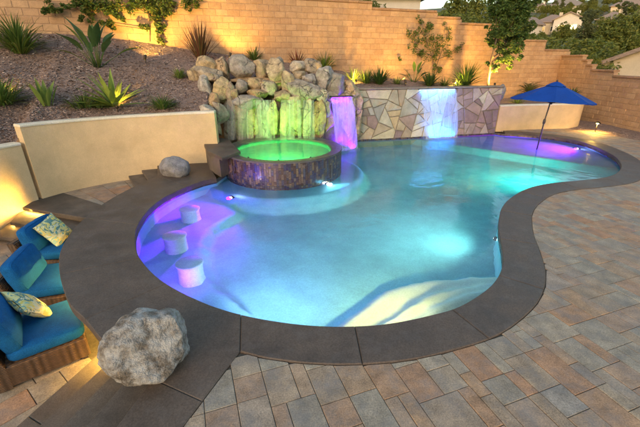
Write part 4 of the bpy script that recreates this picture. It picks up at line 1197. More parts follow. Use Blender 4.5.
# light bar under the bar-top overhang and under the upper treads
def led_bar(pts, z, energy, label, col=AMBER, down=1, aim=None):
    c = sum(pts, V((0, 0, 0))) / len(pts); t = thing('light_bar', label, 'light bar', (c.x, c.y, z))
    mb = MB(); mb.tube([V((p.x, p.y, z)) for p in pts], .012, 6); mb.build('housing', LEDM['a'], t)
    a, b = V((pts[0].x, pts[0].y, z - .02)), V((pts[-1].x, pts[-1].y, z - .02)); m_ = (a + b) / 2
    o = lamp('AREA', 'lamp', m_, energy, col, None, .03, parent=t, sizey=(b - a).length)
    d = (b - a).normalized(); dn = (aim - m_).normalized() if aim else V((0, 0, -1))
    zax = -dn; yax = (d - zax * d.dot(zax)).normalized(); xax = yax.cross(zax)
    o.rotation_euler = Matrix((xax, yax, zax)).transposed().to_euler()
    return t
def under(i0, i1, d): return [louter[i] + (Vector((-1, 6, 0)) - louter[i]).normalized() * d for i in range(i0, i1 + 1, 4)]
led_bar(under(72, 80, .24), -.115, 5, 'amber light bar under the bar top beside the steps')
led_bar(under(36, 62, .24), -.115, .2, 'amber light bar under the bar top facing the seats')
q0, q1 = P(26, 206, LZ), P(52, 214, LZ)
led_bar([P(24, 209, -.36), P(45, 213, -.36)], -.37, 9, 'amber light bar under the upper lounge tread', aim=P(5, 205, -.2))
led_bar([P(12, 223, -.5), P(30, 227, -.5)], -.515, 12, 'amber light bar under the lower lounge tread', aim=P(-5, 210, .1))

# ------------------------------------------------------------------ plants
def blade(mb, base, az, e0, L, w, droop, n=5, fold=.25, tip=1.0, belly=.35):
    p = Vector(base); e = e0; rows = []; side = V((-math.sin(az), math.cos(az), 0))
    for i in range(n + 1):
        t = i / n
        ww = w * (.35 + .65 * min(1, t / belly)) if t < belly else w * (1 - ((t - belly) / (1 - belly)) ** 1.6 * tip)
        ww = max(ww, w * .02)
        up = V((-math.cos(az) * math.sin(e), -math.sin(az) * math.sin(e), math.cos(e)))
        rows.append([p - side * ww + up * ww * fold, p.copy(), p + side * ww + up * ww * fold])
        p = p + V((math.cos(az) * math.cos(e), math.sin(az) * math.cos(e), math.sin(e))) * (L / n); e -= droop / n
    mb.loft(rows, close=False, smooth=True)
def clump(name, label, cat, base, n, L, w, e=(R(40), R(88)), droop=(.3, 1.2), m='grass', seed=0, spread=.06, group=None, parts=False, fold=.25, tip=1.0, belly=.35):
    rnd = random.Random(seed); base = Vector(base); t = thing(name, label, cat, tuple(base), group); mb = MB()
    for i in range(n):
        a = rnd.uniform(0, 2 * math.pi) if n > 14 else 2 * math.pi * (i * .382) + rnd.uniform(-.2, .2)
        k = rnd.random(); l = L * rnd.uniform(.65, 1.1)
        b = base + V((math.cos(a), math.sin(a), 0)) * spread * rnd.random() - V((0, 0, .02))
        if parts: mb = MB()
        blade(mb, b, a, lerp(e[0], e[1], k), l, w * rnd.uniform(.75, 1.2), lerp(droop[0], droop[1], rnd.random()), 5 if not parts else 6, fold, tip, belly)
        if parts: mb.build('leaf', MT[m], t)
    if not parts: mb.build('foliage', MT[m], t)
    return t
def H(px, py, hpx): v = bp(px, py); return v, hpx * pxm(v)
b_, h_ = H(21, 53, 36); clump('strappy_plant', 'big arching green strappy plant against the block wall by the mulch corner', 'plant', b_, 260, h_ * 1.15, .018, (R(30), R(88)), (.5, 1.5), 'grass', 1, .16)
b_, h_ = H(47, 105, 26); clump('succulent', 'upright pale green succulent with stubby paddle leaves on the mulch slope', 'plant', b_, 13, h_ * 1.0, .055, (R(50), R(86)), (-.1, .2), 'succulent', 2, .12, parts=True, fold=.45, belly=.5)
b_, h_ = H(114, 106, 28); clump('agave', 'glowing yellow green agave rosette lit by a spotlight', 'plant', b_, 34, h_ * 1.35, .075, (R(5), R(85)), (.0, .5), 'agave', 3, .05, parts=True, fold=.35)
b_, h_ = H(84, 107, 15); clump('ground_cover', 'low feathery green clump beside the glowing agave', 'plant', b_, 150, h_ * 1.2, .016, (R(20), R(80)), (.4, 1.3), 'grass', 4, .25)
b_, h_ = H(99, 107, 10); clump('ground_cover', 'small orange tinged grass tuft touching the glowing agave', 'plant', b_, 90, h_ * 1.2, .014, (R(20), R(80)), (.4, 1.3), 'succulent', 44, .14)
b_, h_ = H(2, 104, 34); clump('shrub_clump', 'yellow green arching shrub above the lower stucco wall', 'plant', b_, 200, h_ * .9, .02, (R(20), R(88)), (.4, 1.4), 'grass', 5, .22)
b_, h_ = H(180, 78, 11); clump('ground_cover', 'tiny bright green tuft on open mulch near the rocks', 'plant', b_, 90, h_ * 1.1, .014, (R(25), R(85)), (.3, 1.0), 'succulent', 6, .08)
b_, h_ = H(163, 108, 16); clump('ground_cover', 'fern like green clump beside the wall top and rocks', 'plant', b_, 150, h_ * 1.1, .015, (R(20), R(80)), (.5, 1.4), 'grass', 7, .18)
b_, h_ = H(201, 60, 36); clump('flax', 'tall bronze red flax fanning out in front of the wall', 'plant', b_, 75, h_ * 1.0, .022, (R(42), R(88)), (.0, .35), 'flax', 8, .12)
b_, h_ = H(254, 60, 13); clump('strappy_plant', 'small green tuft peeking over the rock formation', 'plant', b_, 60, h_ * 1.2, .02, (R(30), R(85)), (.3, .9), 'grass', 9, .08)
b_, h_ = H(297, 66, 17); clump('flax', 'small red flax growing behind the rock formation', 'plant', b_, 32, h_ * 1.1, .02, (R(45), R(88)), (.0, .4), 'redflax', 10, .06)
b_, h_ = H(324, 70, 19); clump('strappy_plant', 'dense green grass mound behind the violet waterfall rocks', 'plant', b_, 170, h_ * 1.05, .016, (R(25), R(88)), (.3, 1.0), 'grass', 11, .14)
b_, h_ = H(353, 82, 17); clump('succulent', 'glowing yellow succulent beside the rocks above the flagstones', 'plant', b_, 30, h_ * 1.0, .026, (R(15), R(85)), (.0, .5), 'agave', 12, .06, parts=True)
b_, h_ = H(366, 83, 15); clump('strappy_plant', 'olive green grass next to the glowing succulent', 'plant', b_, 140, h_ * 1.05, .015, (R(25), R(88)), (.3, 1.0), 'grass', 13, .12)
b_, h_ = H(379, 84, 18); clump('strappy_plant', 'dark green grass mound above the flagstone wall between rocks and spillway', 'plant', b_, 180, h_ * 1.05, .016, (R(25), R(88)), (.2, .9), 'grass_dark', 14, .14)
b_, h_ = H(397, 84, 8); clump('ground_cover', 'low amber lit tuft at the foot of the block wall', 'plant', b_, 70, h_ * 1.2, .014, (R(15), R(80)), (.3, 1.0), 'succulent', 15, .10)
b_, h_ = H(429, 86, 16); clump('strappy_plant', 'dark green grass mound directly above the spillway', 'plant', b_, 180, h_ * 1.05, .016, (R(25), R(88)), (.2, .9), 'grass_dark', 16, .13)
b_, h_ = H(444, 86, 10); clump('ground_cover', 'low green tuft between two dark grass mounds', 'plant', b_, 90, h_ * 1.1, .014, (R(15), R(80)), (.3, 1.0), 'grass', 17, .10)
b_, h_ = H(465, 86, 24); clump('strappy_plant', 'tall dark green grass mound beside the garden tree', 'plant', b_, 220, h_ * 1.05, .018, (R(25), R(88)), (.2, .9), 'grass_dark', 18, .15)
b_, h_ = H(457, 87, 9); clump('succulent', 'small glowing yellow succulent in front of the tall dark grass', 'plant', b_, 24, h_ * 1.0, .022, (R(10), R(85)), (.0, .5), 'agave', 19, .05, parts=True)
b_, h_ = H(517, 103, 9); clump('ground_cover', 'glowing yellow tuft between flagstone wall and palm', 'plant', b_, 80, h_ * 1.2, .018, (R(10), R(80)), (.3, 1.0), 'agave', 20, .15)
def paradise(label, base, L, n, seed, parts=True):
    rnd = random.Random(seed); base = Vector(base); t = thing('bird_of_paradise', label, 'plant', tuple(base))
    for i in range(n):
        a = 2 * math.pi * i * .382 + rnd.uniform(-.3, .3); e = rnd.uniform(R(28), R(82)); l = L * rnd.uniform(.7, 1.05)
        stem = l * .5; d = V((math.cos(a) * math.cos(e), math.sin(a) * math.cos(e), math.sin(e)))
        o = base + V((math.cos(a), math.sin(a), 0)) * .04
        mb = MB(); mb.tube([o - V((0, 0, .03)), o + d * stem * .5, o + d * stem], [.012, .009, .006], 5)
        blade(mb, o + d * stem * .97, a, e - .05, l * .55, l * .085, .5, 6, .35, 1.0, .4)
        mb.build('leaf', MT['paradise'], t)
b_, h_ = H(98, 67, 40); paradise('bird of paradise plant with broad paddle leaves on the mulch slope', b_, h_ * 1.15, 20, 3)
b_, h_ = H(414, 82, 19); paradise('small broad leafed plant in front of the climbing shrub', b_, h_ * 1.15, 11, 4)
# leafy things
def leaves(mb, c, rad, n, size, rnd, flat=None):
    for _ in range(n):
        while True:
            q = V((rnd.uniform(-1, 1), rnd.uniform(-1, 1), rnd.uniform(-1, 1)))
            if q.length < 1: break
        p = Vector(c) + V((q.x * rad[0], q.y * rad[1], q.z * rad[2]))
        a = V((rnd.gauss(0, 1), rnd.gauss(0, 1), rnd.gauss(0, .6))).normalized(); b = a.orthogonal().normalized(); ang = rnd.uniform(0, 6.3)
        b = b * math.cos(ang) + a.cross(b) * math.sin(ang)
        s = size * rnd.uniform(.6, 1.3)
        mb.add([p - a * s, p + b * s * .45 + a.cross(b) * s * .1, p + a * s, p - b * s * .45 + a.cross(b) * s * .1], [(0, 1, 2, 3)])
def espalier(label, base_px, clusters, trunk, seed, dens=70, m='vine', leaf=.045):
    rnd = random.Random(seed); b0 = on_wall(*base_px) + WN * .12; t = thing('wall_shrub', label, 'climbing shrub', tuple(b0))
    mb = MB()
    for path in trunk:
        pts = [on_wall(*q) + WN * (.10 + .04 * rnd.random()) for q in path]
        mb.tube(catmull(pts, 4), [lerp(.018, .006, i / (4 * (len(pts) - 1))) for i in range(4 * (len(pts) - 1) + 1)], 5)
    mb.build('stem', MT['bark'], t)
    mb = MB()
    for x, y, r in clusters:
        c = on_wall(x, y) + WN * .14; rm = r * pxm(c)
        for _ in range(max(2, int(r * .9))):
            o = c + WD * rnd.gauss(0, rm * .5) + V((0, 0, rnd.gauss(0, rm * .5))) + WN * rnd.uniform(-.04, .10)
            leaves(mb, o, (rm * .45, .12, rm * .45), int(dens * .3), leaf, rnd)
    mb.build('leaves', MT[m], t)
espalier('dark leafed shrub trained flat across the tan block wall above the spillway', (432, 82),
         [(420, 22, 5), (427, 27, 6), (420, 34, 7), (409, 38, 7), (412, 50, 6), (424, 45, 9), (432, 50, 8), (421, 55, 6), (444, 27, 4), (445, 36, 6), (441, 45, 8), (448, 51, 8), (455, 47, 5), (434, 58, 5), (431, 66, 4), (437, 71, 5), (396, 58, 3), (429, 38, 6), (414, 29, 4)],
         [[(433, 82), (432, 66), (428, 50), (422, 35), (420, 22)], [(433, 70), (440, 52), (445, 38), (444, 26)], [(430, 56), (416, 48), (409, 38)], [(434, 60), (448, 54), (456, 46)]], 5)
espalier('sprawling climbing shrub on the block wall lit amber from below', (150, 42),
         [(48, 10, 4), (56, 11, 6), (64, 9, 4), (75, 6, 6), (84, 4, 9), (93, 9, 8), (98, 3, 7), (80, 18, 4), (108, 6, 6), (116, 3, 9), (113, 14, 6), (106, 23, 5), (114, 27, 5), (120, 16, 5), (130, 3, 8), (141, 7, 9), (150, 3, 10), (158, 10, 8), (152, 18, 7), (146, 28, 5), (160, 24, 6), (164, 3, 9), (171, 8, 7), (186, 3, 8), (192, 1, 7), (166, 15, 5), (161, 33, 5)],
         [[(150, 42), (150, 25), (148, 10), (150, -4)], [(150, 25), (160, 12), (170, 2)], [(148, 14), (130, 6), (108, 10), (85, 6), (60, 11), (46, 9)], [(150, 30), (114, 25)], [(165, 6), (186, 3), (200, -4)]], 6, 130, 'vine', .05)
espalier('green climbing shrub at the wall edge above the bronze flax', (161, 45), [(161, 38, 5), (163, 42, 4), (160, 30, 3)], [[(162, 46), (161, 30)]], 7, 60)

def crown_tree(name, label, base, height, crown, m, seed, leaf, nclump, per, group=None, trunk_r=.06, cat='tree', bare=.3, rz=0):
    """crown: list of (dx,dy,dz,rx,ry,rz) blobs in metres from the base"""
    rnd = random.Random(seed); base = Vector(base); t = thing(name, label, cat, tuple(base), group)
    mb = MB(); top = base + V((0, 0, height * .85))
    mb.tube([base - V((0, 0, .1)), base + V((rnd.uniform(-.05, .05) * height, 0, height * .3)), base + V((0, rnd.uniform(-.03, .03) * height, height * .6)), top], [trunk_r, trunk_r * .8, trunk_r * .5, trunk_r * .15], 7)
    for (dx, dy, dz, rx, ry, rz_) in crown:
        st = base + V((0, 0, min(dz * .55, height * .6))); en = base + V((dx, dy, dz))
        mb.tube([st, st.lerp(en, .5) + V((0, 0, -.05 * height)), en], [trunk_r * .45, trunk_r * .28, trunk_r * .1], 5)
    mb.build('trunk', MT['bark'], t)
    mb = MB(); tot = sum(c[3] * c[4] * c[5] for c in crown)
    for (dx, dy, dz, rx, ry, rz_) in crown:
        k = max(3, int(nclump * (rx * ry * rz_ / tot)))
        for _ in range(k):
            d = V((rnd.gauss(0, 1), rnd.gauss(0, 1), rnd.gauss(0, 1))).normalized() * rnd.uniform(.45, 1.0)
            c = base + V((dx + d.x * rx, dy + d.y * ry, dz + d.z * rz_)); s = min(rx, ry, rz_) * rnd.uniform(.18, .36)
            leaves(mb, c, (s, s, s * .8), per, leaf, rnd)
    mb.build('crown', MT[m], t)
    return t
tb = PY(488, 87, 15.2); m_ = pxm(tb)
crown_tree('garden_tree', 'slender leafy garden tree lit amber from below by the wall', tb, 3.2,
           [(.15, 0, .95, .34, .3, .4), (.75, .1, 1.15, .42, .35, .5), (.5, .1, 1.7, .65, .5, .6), (-.05, 0, 1.9, .5, .4, .5), (.95, .15, 2.0, .5, .45, .6), (.4, .1, 2.6, .75, .6, .65), (.5, .1, 3.4, .75, .6, .7), (-.15, .1, 3.0, .5, .4, .5), (1.0, .1, 3.0, .45, .4, .5)], 'tree', 7, .06, 420, 34, trunk_r=.05)
def palm(label, base, L, n, seed):
    rnd = random.Random(seed); base = Vector(base); t = thing('palm', label, 'palm', tuple(base))
    mb = MB(); mb.tube([base - V((0, 0, .05)), base + V((0, 0, .16))], [.10, .08], 8); mb.build('trunk', MT['bark'], t)
    for i in range(n):
        a = 2 * math.pi * i * .382; e = lerp(R(10), R(85), (i + .5) / n); l = L * rnd.uniform(.8, 1.05)
        p = base + V((0, 0, .15)); pts = []; ee = e; mb = MB()
        for k in range(9):
            pts.append(p.copy()); p = p + V((math.cos(a) * math.cos(ee), math.sin(a) * math.cos(ee), math.sin(ee))) * l / 8; ee -= .16
        mb.tube(pts, [lerp(.010, .003, k / 8) for k in range(9)], 4)
        for k in range(1, 9):
            for q in range(2):
                o = pts[k].lerp(pts[k - 1], q * .5); ll = l * .26 * math.sin(math.pi * (.15 + .8 * (k - q * .5) / 8.6))
                for s in (-1, 1):
                    blade(mb, o, a + s * (1.0 - .04 * k), e - .16 * k + .15, ll, .012, .5, 3, .2)
        mb.build('frond', MT['palm'], t)
b_ = bp(533, 99); palm('pygmy palm with feathery arching fronds behind the planter wall', b_ + V((0, .5, 0)), 1.0, 26, 3)
b_ = bp(576, 99); clump('strappy_plant', 'low palm like clump half hidden by the blue umbrella', 'plant', b_ + V((0, .3, 0)), 120, .55, .018, (R(15), R(85)), (.3, 1.0), 'palm', 27, .08)

# ------------------------------------------------------------------ umbrella
ub = P(537, 148, WATER_Z); ub.z = -.34
um = thing('patio_umbrella', 'blue canopy patio umbrella standing in the shallow pool shelf', 'umbrella', tuple(ub))
tilt = Matrix.Rotation(R(4), 3, 'Y') @ Matrix.Rotation(R(-3), 3, 'X')
uc = ub + V((.13, .0, 2.20))
mb = MB(); mb.tube([ub, ub + V((.03, 0, 1.1)), uc + V((0, 0, .1))], .021, 10); mb.build('pole', MT['metal'], um)
mb = MB(); mb.tube([ub + V((.025, 0, 1.02)), ub + V((.027, 0, 1.05)), ub + V((.03, 0, 1.16)), ub + V((.032, 0, 1.19))], [.024, .04, .04, .024], 10); mb.tube([ub + V((.03, 0, 1.1)), ub + V((.03, -.07, 1.1))], .012, 6); mb.build('crank_hub', MT['metal'], um)
def can(r, z, ang): 
    v = V((r * math.cos(ang), r * math.sin(ang), z)); return uc + tilt @ v
NS = 8; rings = []
for j in range(11):
    t_ = j / 10; row = []
    for k in range(NS * 6):
        a = 2 * math.pi * k / (NS * 6) + .3; ph = (k % 6) / 6
        edge = math.cos(math.pi / NS) / math.cos((ph - .5) * 2 * math.pi / NS)
        r = (.13 + 1.06 * t_) * lerp(1, edge, t_)
        sag = .035 * math.sin(math.pi * ph) * math.sin(math.pi * min(1, t_ * 1.0) * .8)
        row.append(can(r, -.46 * t_ ** 1.12 - sag + .02, a))
    rings.append(row)
rings.append([v - tilt @ V((0, 0, .035)) for v in rings[-1]])
mb = MB(); mb.loft(rings, True, False, False); canopy = mb.build('canopy', MT['canopy'], um)
rings = []
for j in range(5):
    t_ = j / 4; rings.append([can((.02 + .26 * t_), .12 - .13 * t_ ** 1.4 - .02 * math.sin(math.pi * (k % 4) / 4) * t_, 2 * math.pi * k / 32 + .3) for k in range(32)])
mb = MB(); mb.loft(rings, True, False, False); mb.build('vent_cap', MT['canopy'], um)
mb = MB(); q = uc + tilt @ V((0, 0, .11)); mb.tube([q, q + V((0, 0, .03)), q + V((0, 0, .05)), q + V((0, 0, .07))], [.018, .028, .026, .006], 8); mb.build('finial', MT['metal'], um)
for k in range(NS):
    a = 2 * math.pi * k / NS + .3
    mb = MB(); mb.tube([can(.03, -.01, a), can(.7, -.265, a), can(1.17, -.462, a)], .009, 5); mb.tube([can(.03, -.52, a), can(.66, -.26, a)], .007, 5); mb.build('rib', MT['metal'], um)
mb = MB(); mb.tube([can(0, -.56, 0), can(0, -.48, 0)], .035, 10); mb.build('runner', MT['metal'], um)

# ------------------------------------------------------------------ wicker seats
def wicker_mat():
    m, nt, b = new_mat('brown_wicker'); tc = nt.nodes.new('ShaderNodeTexCoord')
    w1 = nt.nodes.new('ShaderNodeTexWave'); w1.inputs['Scale'].default_value = 16; w1.bands_direction = 'Z'; w1.inputs['Distortion'].default_value = .8
    w2 = nt.nodes.new('ShaderNodeTexWave'); w2.inputs['Scale'].default_value = 6; w2.bands_direction = 'X'; w2.inputs['Distortion'].default_value = .6
    ad = nt.nodes.new('ShaderNodeTexWave'); ad.inputs['Scale'].default_value = 6; ad.bands_direction = 'Y'; ad.inputs['Distortion'].default_value = .6
    for w in (w1, w2, ad): nt.links.new(tc.outputs['Object'], w.inputs['Vector'])
    h = math_node(nt, 'MULTIPLY', w1.outputs['Fac'], math_node(nt, 'ADD', math_node(nt, 'MULTIPLY', w2.outputs['Fac'], .45), math_node(nt, 'MULTIPLY', ad.outputs['Fac'], .45)))
    n = noise_node(nt, tc.outputs['Object'], 30, 3)
    r = ramp_node(nt, math_node(nt, 'ADD', math_node(nt, 'MULTIPLY', h, .8), math_node(nt, 'MULTIPLY', n.outputs['Fac'], .35)), [(.1, (.025, .014, .008)), (.5, (.12, .065, .03)), (.9, (.26, .15, .07))])
    nt.links.new(r.outputs[0], b.inputs['Base Color']); b.inputs['Roughness'].default_value = .55
    bpn = nt.nodes.new('ShaderNodeBump'); bpn.inputs['Strength'].default_value = .9; bpn.inputs['Distance'].default_value = .012
    nt.links.new(h, bpn.inputs['Height']); nt.links.new(bpn.outputs[0], b.inputs['Normal']); return m
MT['wicker'] = wicker_mat()
def floral_mat():
    m, nt, b = new_mat('floral_print'); tc = nt.nodes.new('ShaderNodeTexCoord')
    n = noise_node(nt, tc.outputs['Object'], 7, 2, .5, 1.2)
    vr = nt.nodes.new('ShaderNodeTexVoronoi'); vr.inputs['Scale'].default_value = 7
    mx = nt.nodes.new('ShaderNodeVectorMath'); mx.operation = 'ADD'; nt.links.new(tc.outputs['Object'], mx.inputs[0]); nt.links.new(n.outputs['Color'], mx.inputs[1])
    mp = nt.nodes.new('ShaderNodeVectorMath'); mp.operation = 'SCALE'; mp.inputs['Scale'].default_value = 1.0
    nt.links.new(tc.outputs['Object'], mp.inputs[0])
    nt.links.new(mx.outputs[0], vr.inputs['Vector'])
    sp = nt.nodes.new('ShaderNodeSeparateColor'); nt.links.new(vr.outputs['Color'], sp.inputs[0])
    r = ramp_node(nt, sp.outputs[0], [(0, (.62, .60, .22)), (.2, (.70, .55, .03)), (.36, (.02, .17, .15)), (.5, (.70, .68, .42)), (.62, (.25, .48, .38)), (.74, (.74, .60, .10)), (.87, (.05, .30, .28))], 'CONSTANT')
    n2 = noise_node(nt, tc.outputs['Object'], 40, 3)
    m2 = nt.nodes.new('ShaderNodeMix'); m2.data_type = 'RGBA'; m2.inputs[0].default_value = .2; nt.links.new(r.outputs[0], m2.inputs[6]); nt.links.new(n2.outputs['Fac'], m2.inputs[7])
    nt.links.new(m2.outputs[2], b.inputs['Base Color']); b.inputs['Roughness'].default_value = .9; return m
MT['floral'] = floral_mat()
def cushion(c, dims, M_, e=.22, nu=28, nv=20, crown=.06):
    mb = MB(); rows = []
    sg = lambda x, p: math.copysign(abs(x) ** p, x)
    for j in range(nv + 1):
        ph = -math.pi / 2 + math.pi * j / nv; row = []
        for i in range(nu):
            th = 2 * math.pi * i / nu
            x = sg(math.cos(ph), e * 1.6) * sg(math.cos(th), e); y = sg(math.cos(ph), e * 1.6) * sg(math.sin(th), e); z = sg(math.sin(ph), .55)
            z *= 1 + crown * (1 - min(1, abs(x))) * 2
            p = V((x * dims[0] / 2, y * dims[1] / 2, z * dims[2] / 2)); p += p.normalized() * .008 * noise.noise(p * 9 + Vector(c))
            row.append(Vector(c) + M_ @ p)
        rows.append(row)
    mb.loft(rows, True, False, True); return mb
def piping(parent, c, dims, M_, e=.22):
    sg = lambda x, p: math.copysign(abs(x) ** p, x); mb = MB()
    for sd in (-1, 1):
        ph = sd * .62; k = math.cos(ph) ** (e * 1.6); zz_ = sg(math.sin(ph), .55) * dims[2] / 2
        pts = [Vector(c) + M_ @ V((k * sg(math.cos(2 * math.pi * i / 56), e) * (dims[0] / 2 + .005), k * sg(math.sin(2 * math.pi * i / 56), e) * (dims[1] / 2 + .005), zz_)) for i in range(57)]
        mb.tube(pts, .006, 5, False)
    mb.build('piping', MT['fabric'], parent)
def throw_pillow(c, s, th, M_):
    n = 18; mb = MB()
    for sd in (1, -1):
        rows = []
        for j in range(n + 1):
            row = []
            for i in range(n + 1):
                u, v = i / n * 2 - 1, j / n * 2 - 1
                k = (1 - abs(u) ** 2.6) * (1 - abs(v) ** 2.6)
                pinch = 1 - .07 * (1 - abs(u) ** 2) * (abs(v) ** 3) ; pin2 = 1 - .07 * (1 - abs(v) ** 2) * (abs(u) ** 3)
                p = V((u * s / 2 * pin2, v * s / 2 * pinch, sd * th / 2 * max(0, k) ** .55)); p.z += .012 * noise.noise(V((u * 3, v * 3, sd + c[0])))
                row.append(Vector(c) + M_ @ p)
            rows.append(row if sd > 0 else row[::-1])
        mb.loft(rows, False, False, True)
    return mb
def wicker_seat(corner, az, label, back_only=False):
    """corner: near back corner on the floor, az: facing angle from +X"""
    f = V((math.cos(az), math.sin(az), 0)); s = V((-f.y, f.x, 0)); z = V((0, 0, 1)); Mz = Matrix((f, s, z)).transposed()
    W, D = .80, .86; o = Vector(corner); t = thing('wicker_seat', label, 'sofa', (o.x, o.y, FLOOR), 'wicker seats of the sunken lounge')
    L = lambda x, y, zz_: o + f * x + s * y + V((0, 0, zz_))
    mb = MB(); mb.box(L(D / 2 + .05, W / 2, .165), (D - .10, W - .01, .27), az, .02); mb.build('base', MT['wicker'], t)
    mb = MB(); rings = []
    for zz_, lean, th in ((.02, 0, .12), (.3, .0, .12), (.62, -.07, .10), (.635, -.07, .08)):
        rings.append([L(lean, 0, zz_), L(lean + th, 0, zz_), L(lean + th, W, zz_), L(lean, W, zz_)])
    mb.loft(rings, True, True); mb.build('back_frame', MT['wicker'], t)
    for x, y in ((.06, .05), (.06, W - .05), (D - .06, .05), (D - .06, W - .05)):
        mb = MB(); mb.box(L(x, y, .015), (.05, .05, .03), az); mb.build('foot', MT['metal'], t)
    mb = cushion(L(D / 2 + .08, W / 2, .375), (D - .13, W - .03, .15), Mz); sc_ = mb.build('seat_cushion', MT['fabric'], t)
    piping(sc_, L(D / 2 + .08, W / 2, .375), (D - .13, W - .03, .15), Mz)
    Mb = Mz @ Matrix.Rotation(R(72), 3, 'Y')
    mb = cushion(L(.19, W / 2, .62), (.46, W - .06, .18), Mz @ Matrix.Rotation(R(76), 3, 'Y') , .25, crown=.12); bc_ = mb.build('back_cushion', MT['fabric'], t)
    piping(bc_, L(.19, W / 2, .62), (.46, W - .06, .18), Mz @ Matrix.Rotation(R(76), 3, 'Y'), .25)
    return t, L, Mz
tC, LC, MC = wicker_seat((-3.42, 2.78, FLOOR), math.atan2(.62, .78), 'blue cushioned wicker seat beside the stair')
tB, LB, MBm = wicker_seat((-4.22, 3.93, FLOOR), math.atan2(.28, .96), 'blue cushioned wicker seat in the middle of the lounge row')
tA, LA, MA = wicker_seat((-4.86, 5.02, FLOOR), math.atan2(.08, 1), 'blue cushioned wicker seat nearest the stucco wall steps')
mb = throw_pillow(LC(.42, .60, .62), .46, .17, MC @ Matrix.Rotation(R(12), 3, 'Z') @ Matrix.Rotation(R(52), 3, 'Y') @ Matrix.Rotation(R(20), 3, 'Z'))
tag(mb.build('throw_pillow', MT['floral'], origin=tuple(LC(.42, .60, .45))), 'yellow and teal floral pillow on the seat beside the stair', 'pillow')
mb = throw_pillow(LA(.42, .42, .66), .48, .17, MA @ Matrix.Rotation(R(-8), 3, 'Z') @ Matrix.Rotation(R(58), 3, 'Y') @ Matrix.Rotation(R(10), 3, 'Z'))
tag(mb.build('throw_pillow', MT['floral'], origin=tuple(LA(.42, .42, .45))), 'pale green floral pillow on the seat nearest the wall steps', 'pillow')

# ------------------------------------------------------------------ far hillside, houses and trees
HT = [(0, -2.2), (24, -2.2), (40, -1.6), (60, 0.5), (130, 9), (190, 18), (260, 28), (340, 41), (420, 42), (700, 30), (1500, 20)]
def hill_z(x, y):
    D = math.hypot(x, y); return interp(D, HT) + (min(1, max(0, (D - 60) / 80))) * 2.0 * noise.noise(V((x * .02, y * .02, 0)))
mb = MB(); rings = []
for i in range(0, 61):
    D = 0 if i == 0 else 1500 * (i / 60) ** 2.0 + 4
    rings.append([V((D * math.sin(R(a)), D * math.cos(R(a)), hill_z(D * math.sin(R(a)), D * math.cos(R(a))) if D > 0 else -2.2)) for a in range(-180, 180, 4)])
mb.loft(rings, True, False, True)
struct(mb.build('hillside', MT['hill']))
MT['wallpaint'] = mat('pale_house_paint', [(.46, .39, .30)], n1=(2, .08), bump=(20, .2, .01))
MT['housewhite'] = mat('white_house_paint', [(.55, .50, .44)], n1=(2, .06), bump=(20, .2, .01))
MT['rooftile'] = mat('brown_roof_tile', [(.23, .17, .14), (.27, .20, .16)], n1=(3, .25), bump=(6, .6, .05), vscale=(1, 1, 4))
MT['roofgrey'] = mat('grey_roof_tile', [(.20, .18, .17), (.24, .21, .20)], n1=(3, .25), bump=(6, .6, .05), vscale=(1, 1, 4))
MT['pane'] = mat('window_glass', [(.03, .035, .04)], rough=.1, n1=(2, .1), bump=None, spec=.8)
MT['trim'] = mat('white_trim', [(.7, .68, .62)], n1=(3, .05), bump=None)
MT['litroom'] = emit_mat('lit_window', (1.0, .62, .18), 2.2)
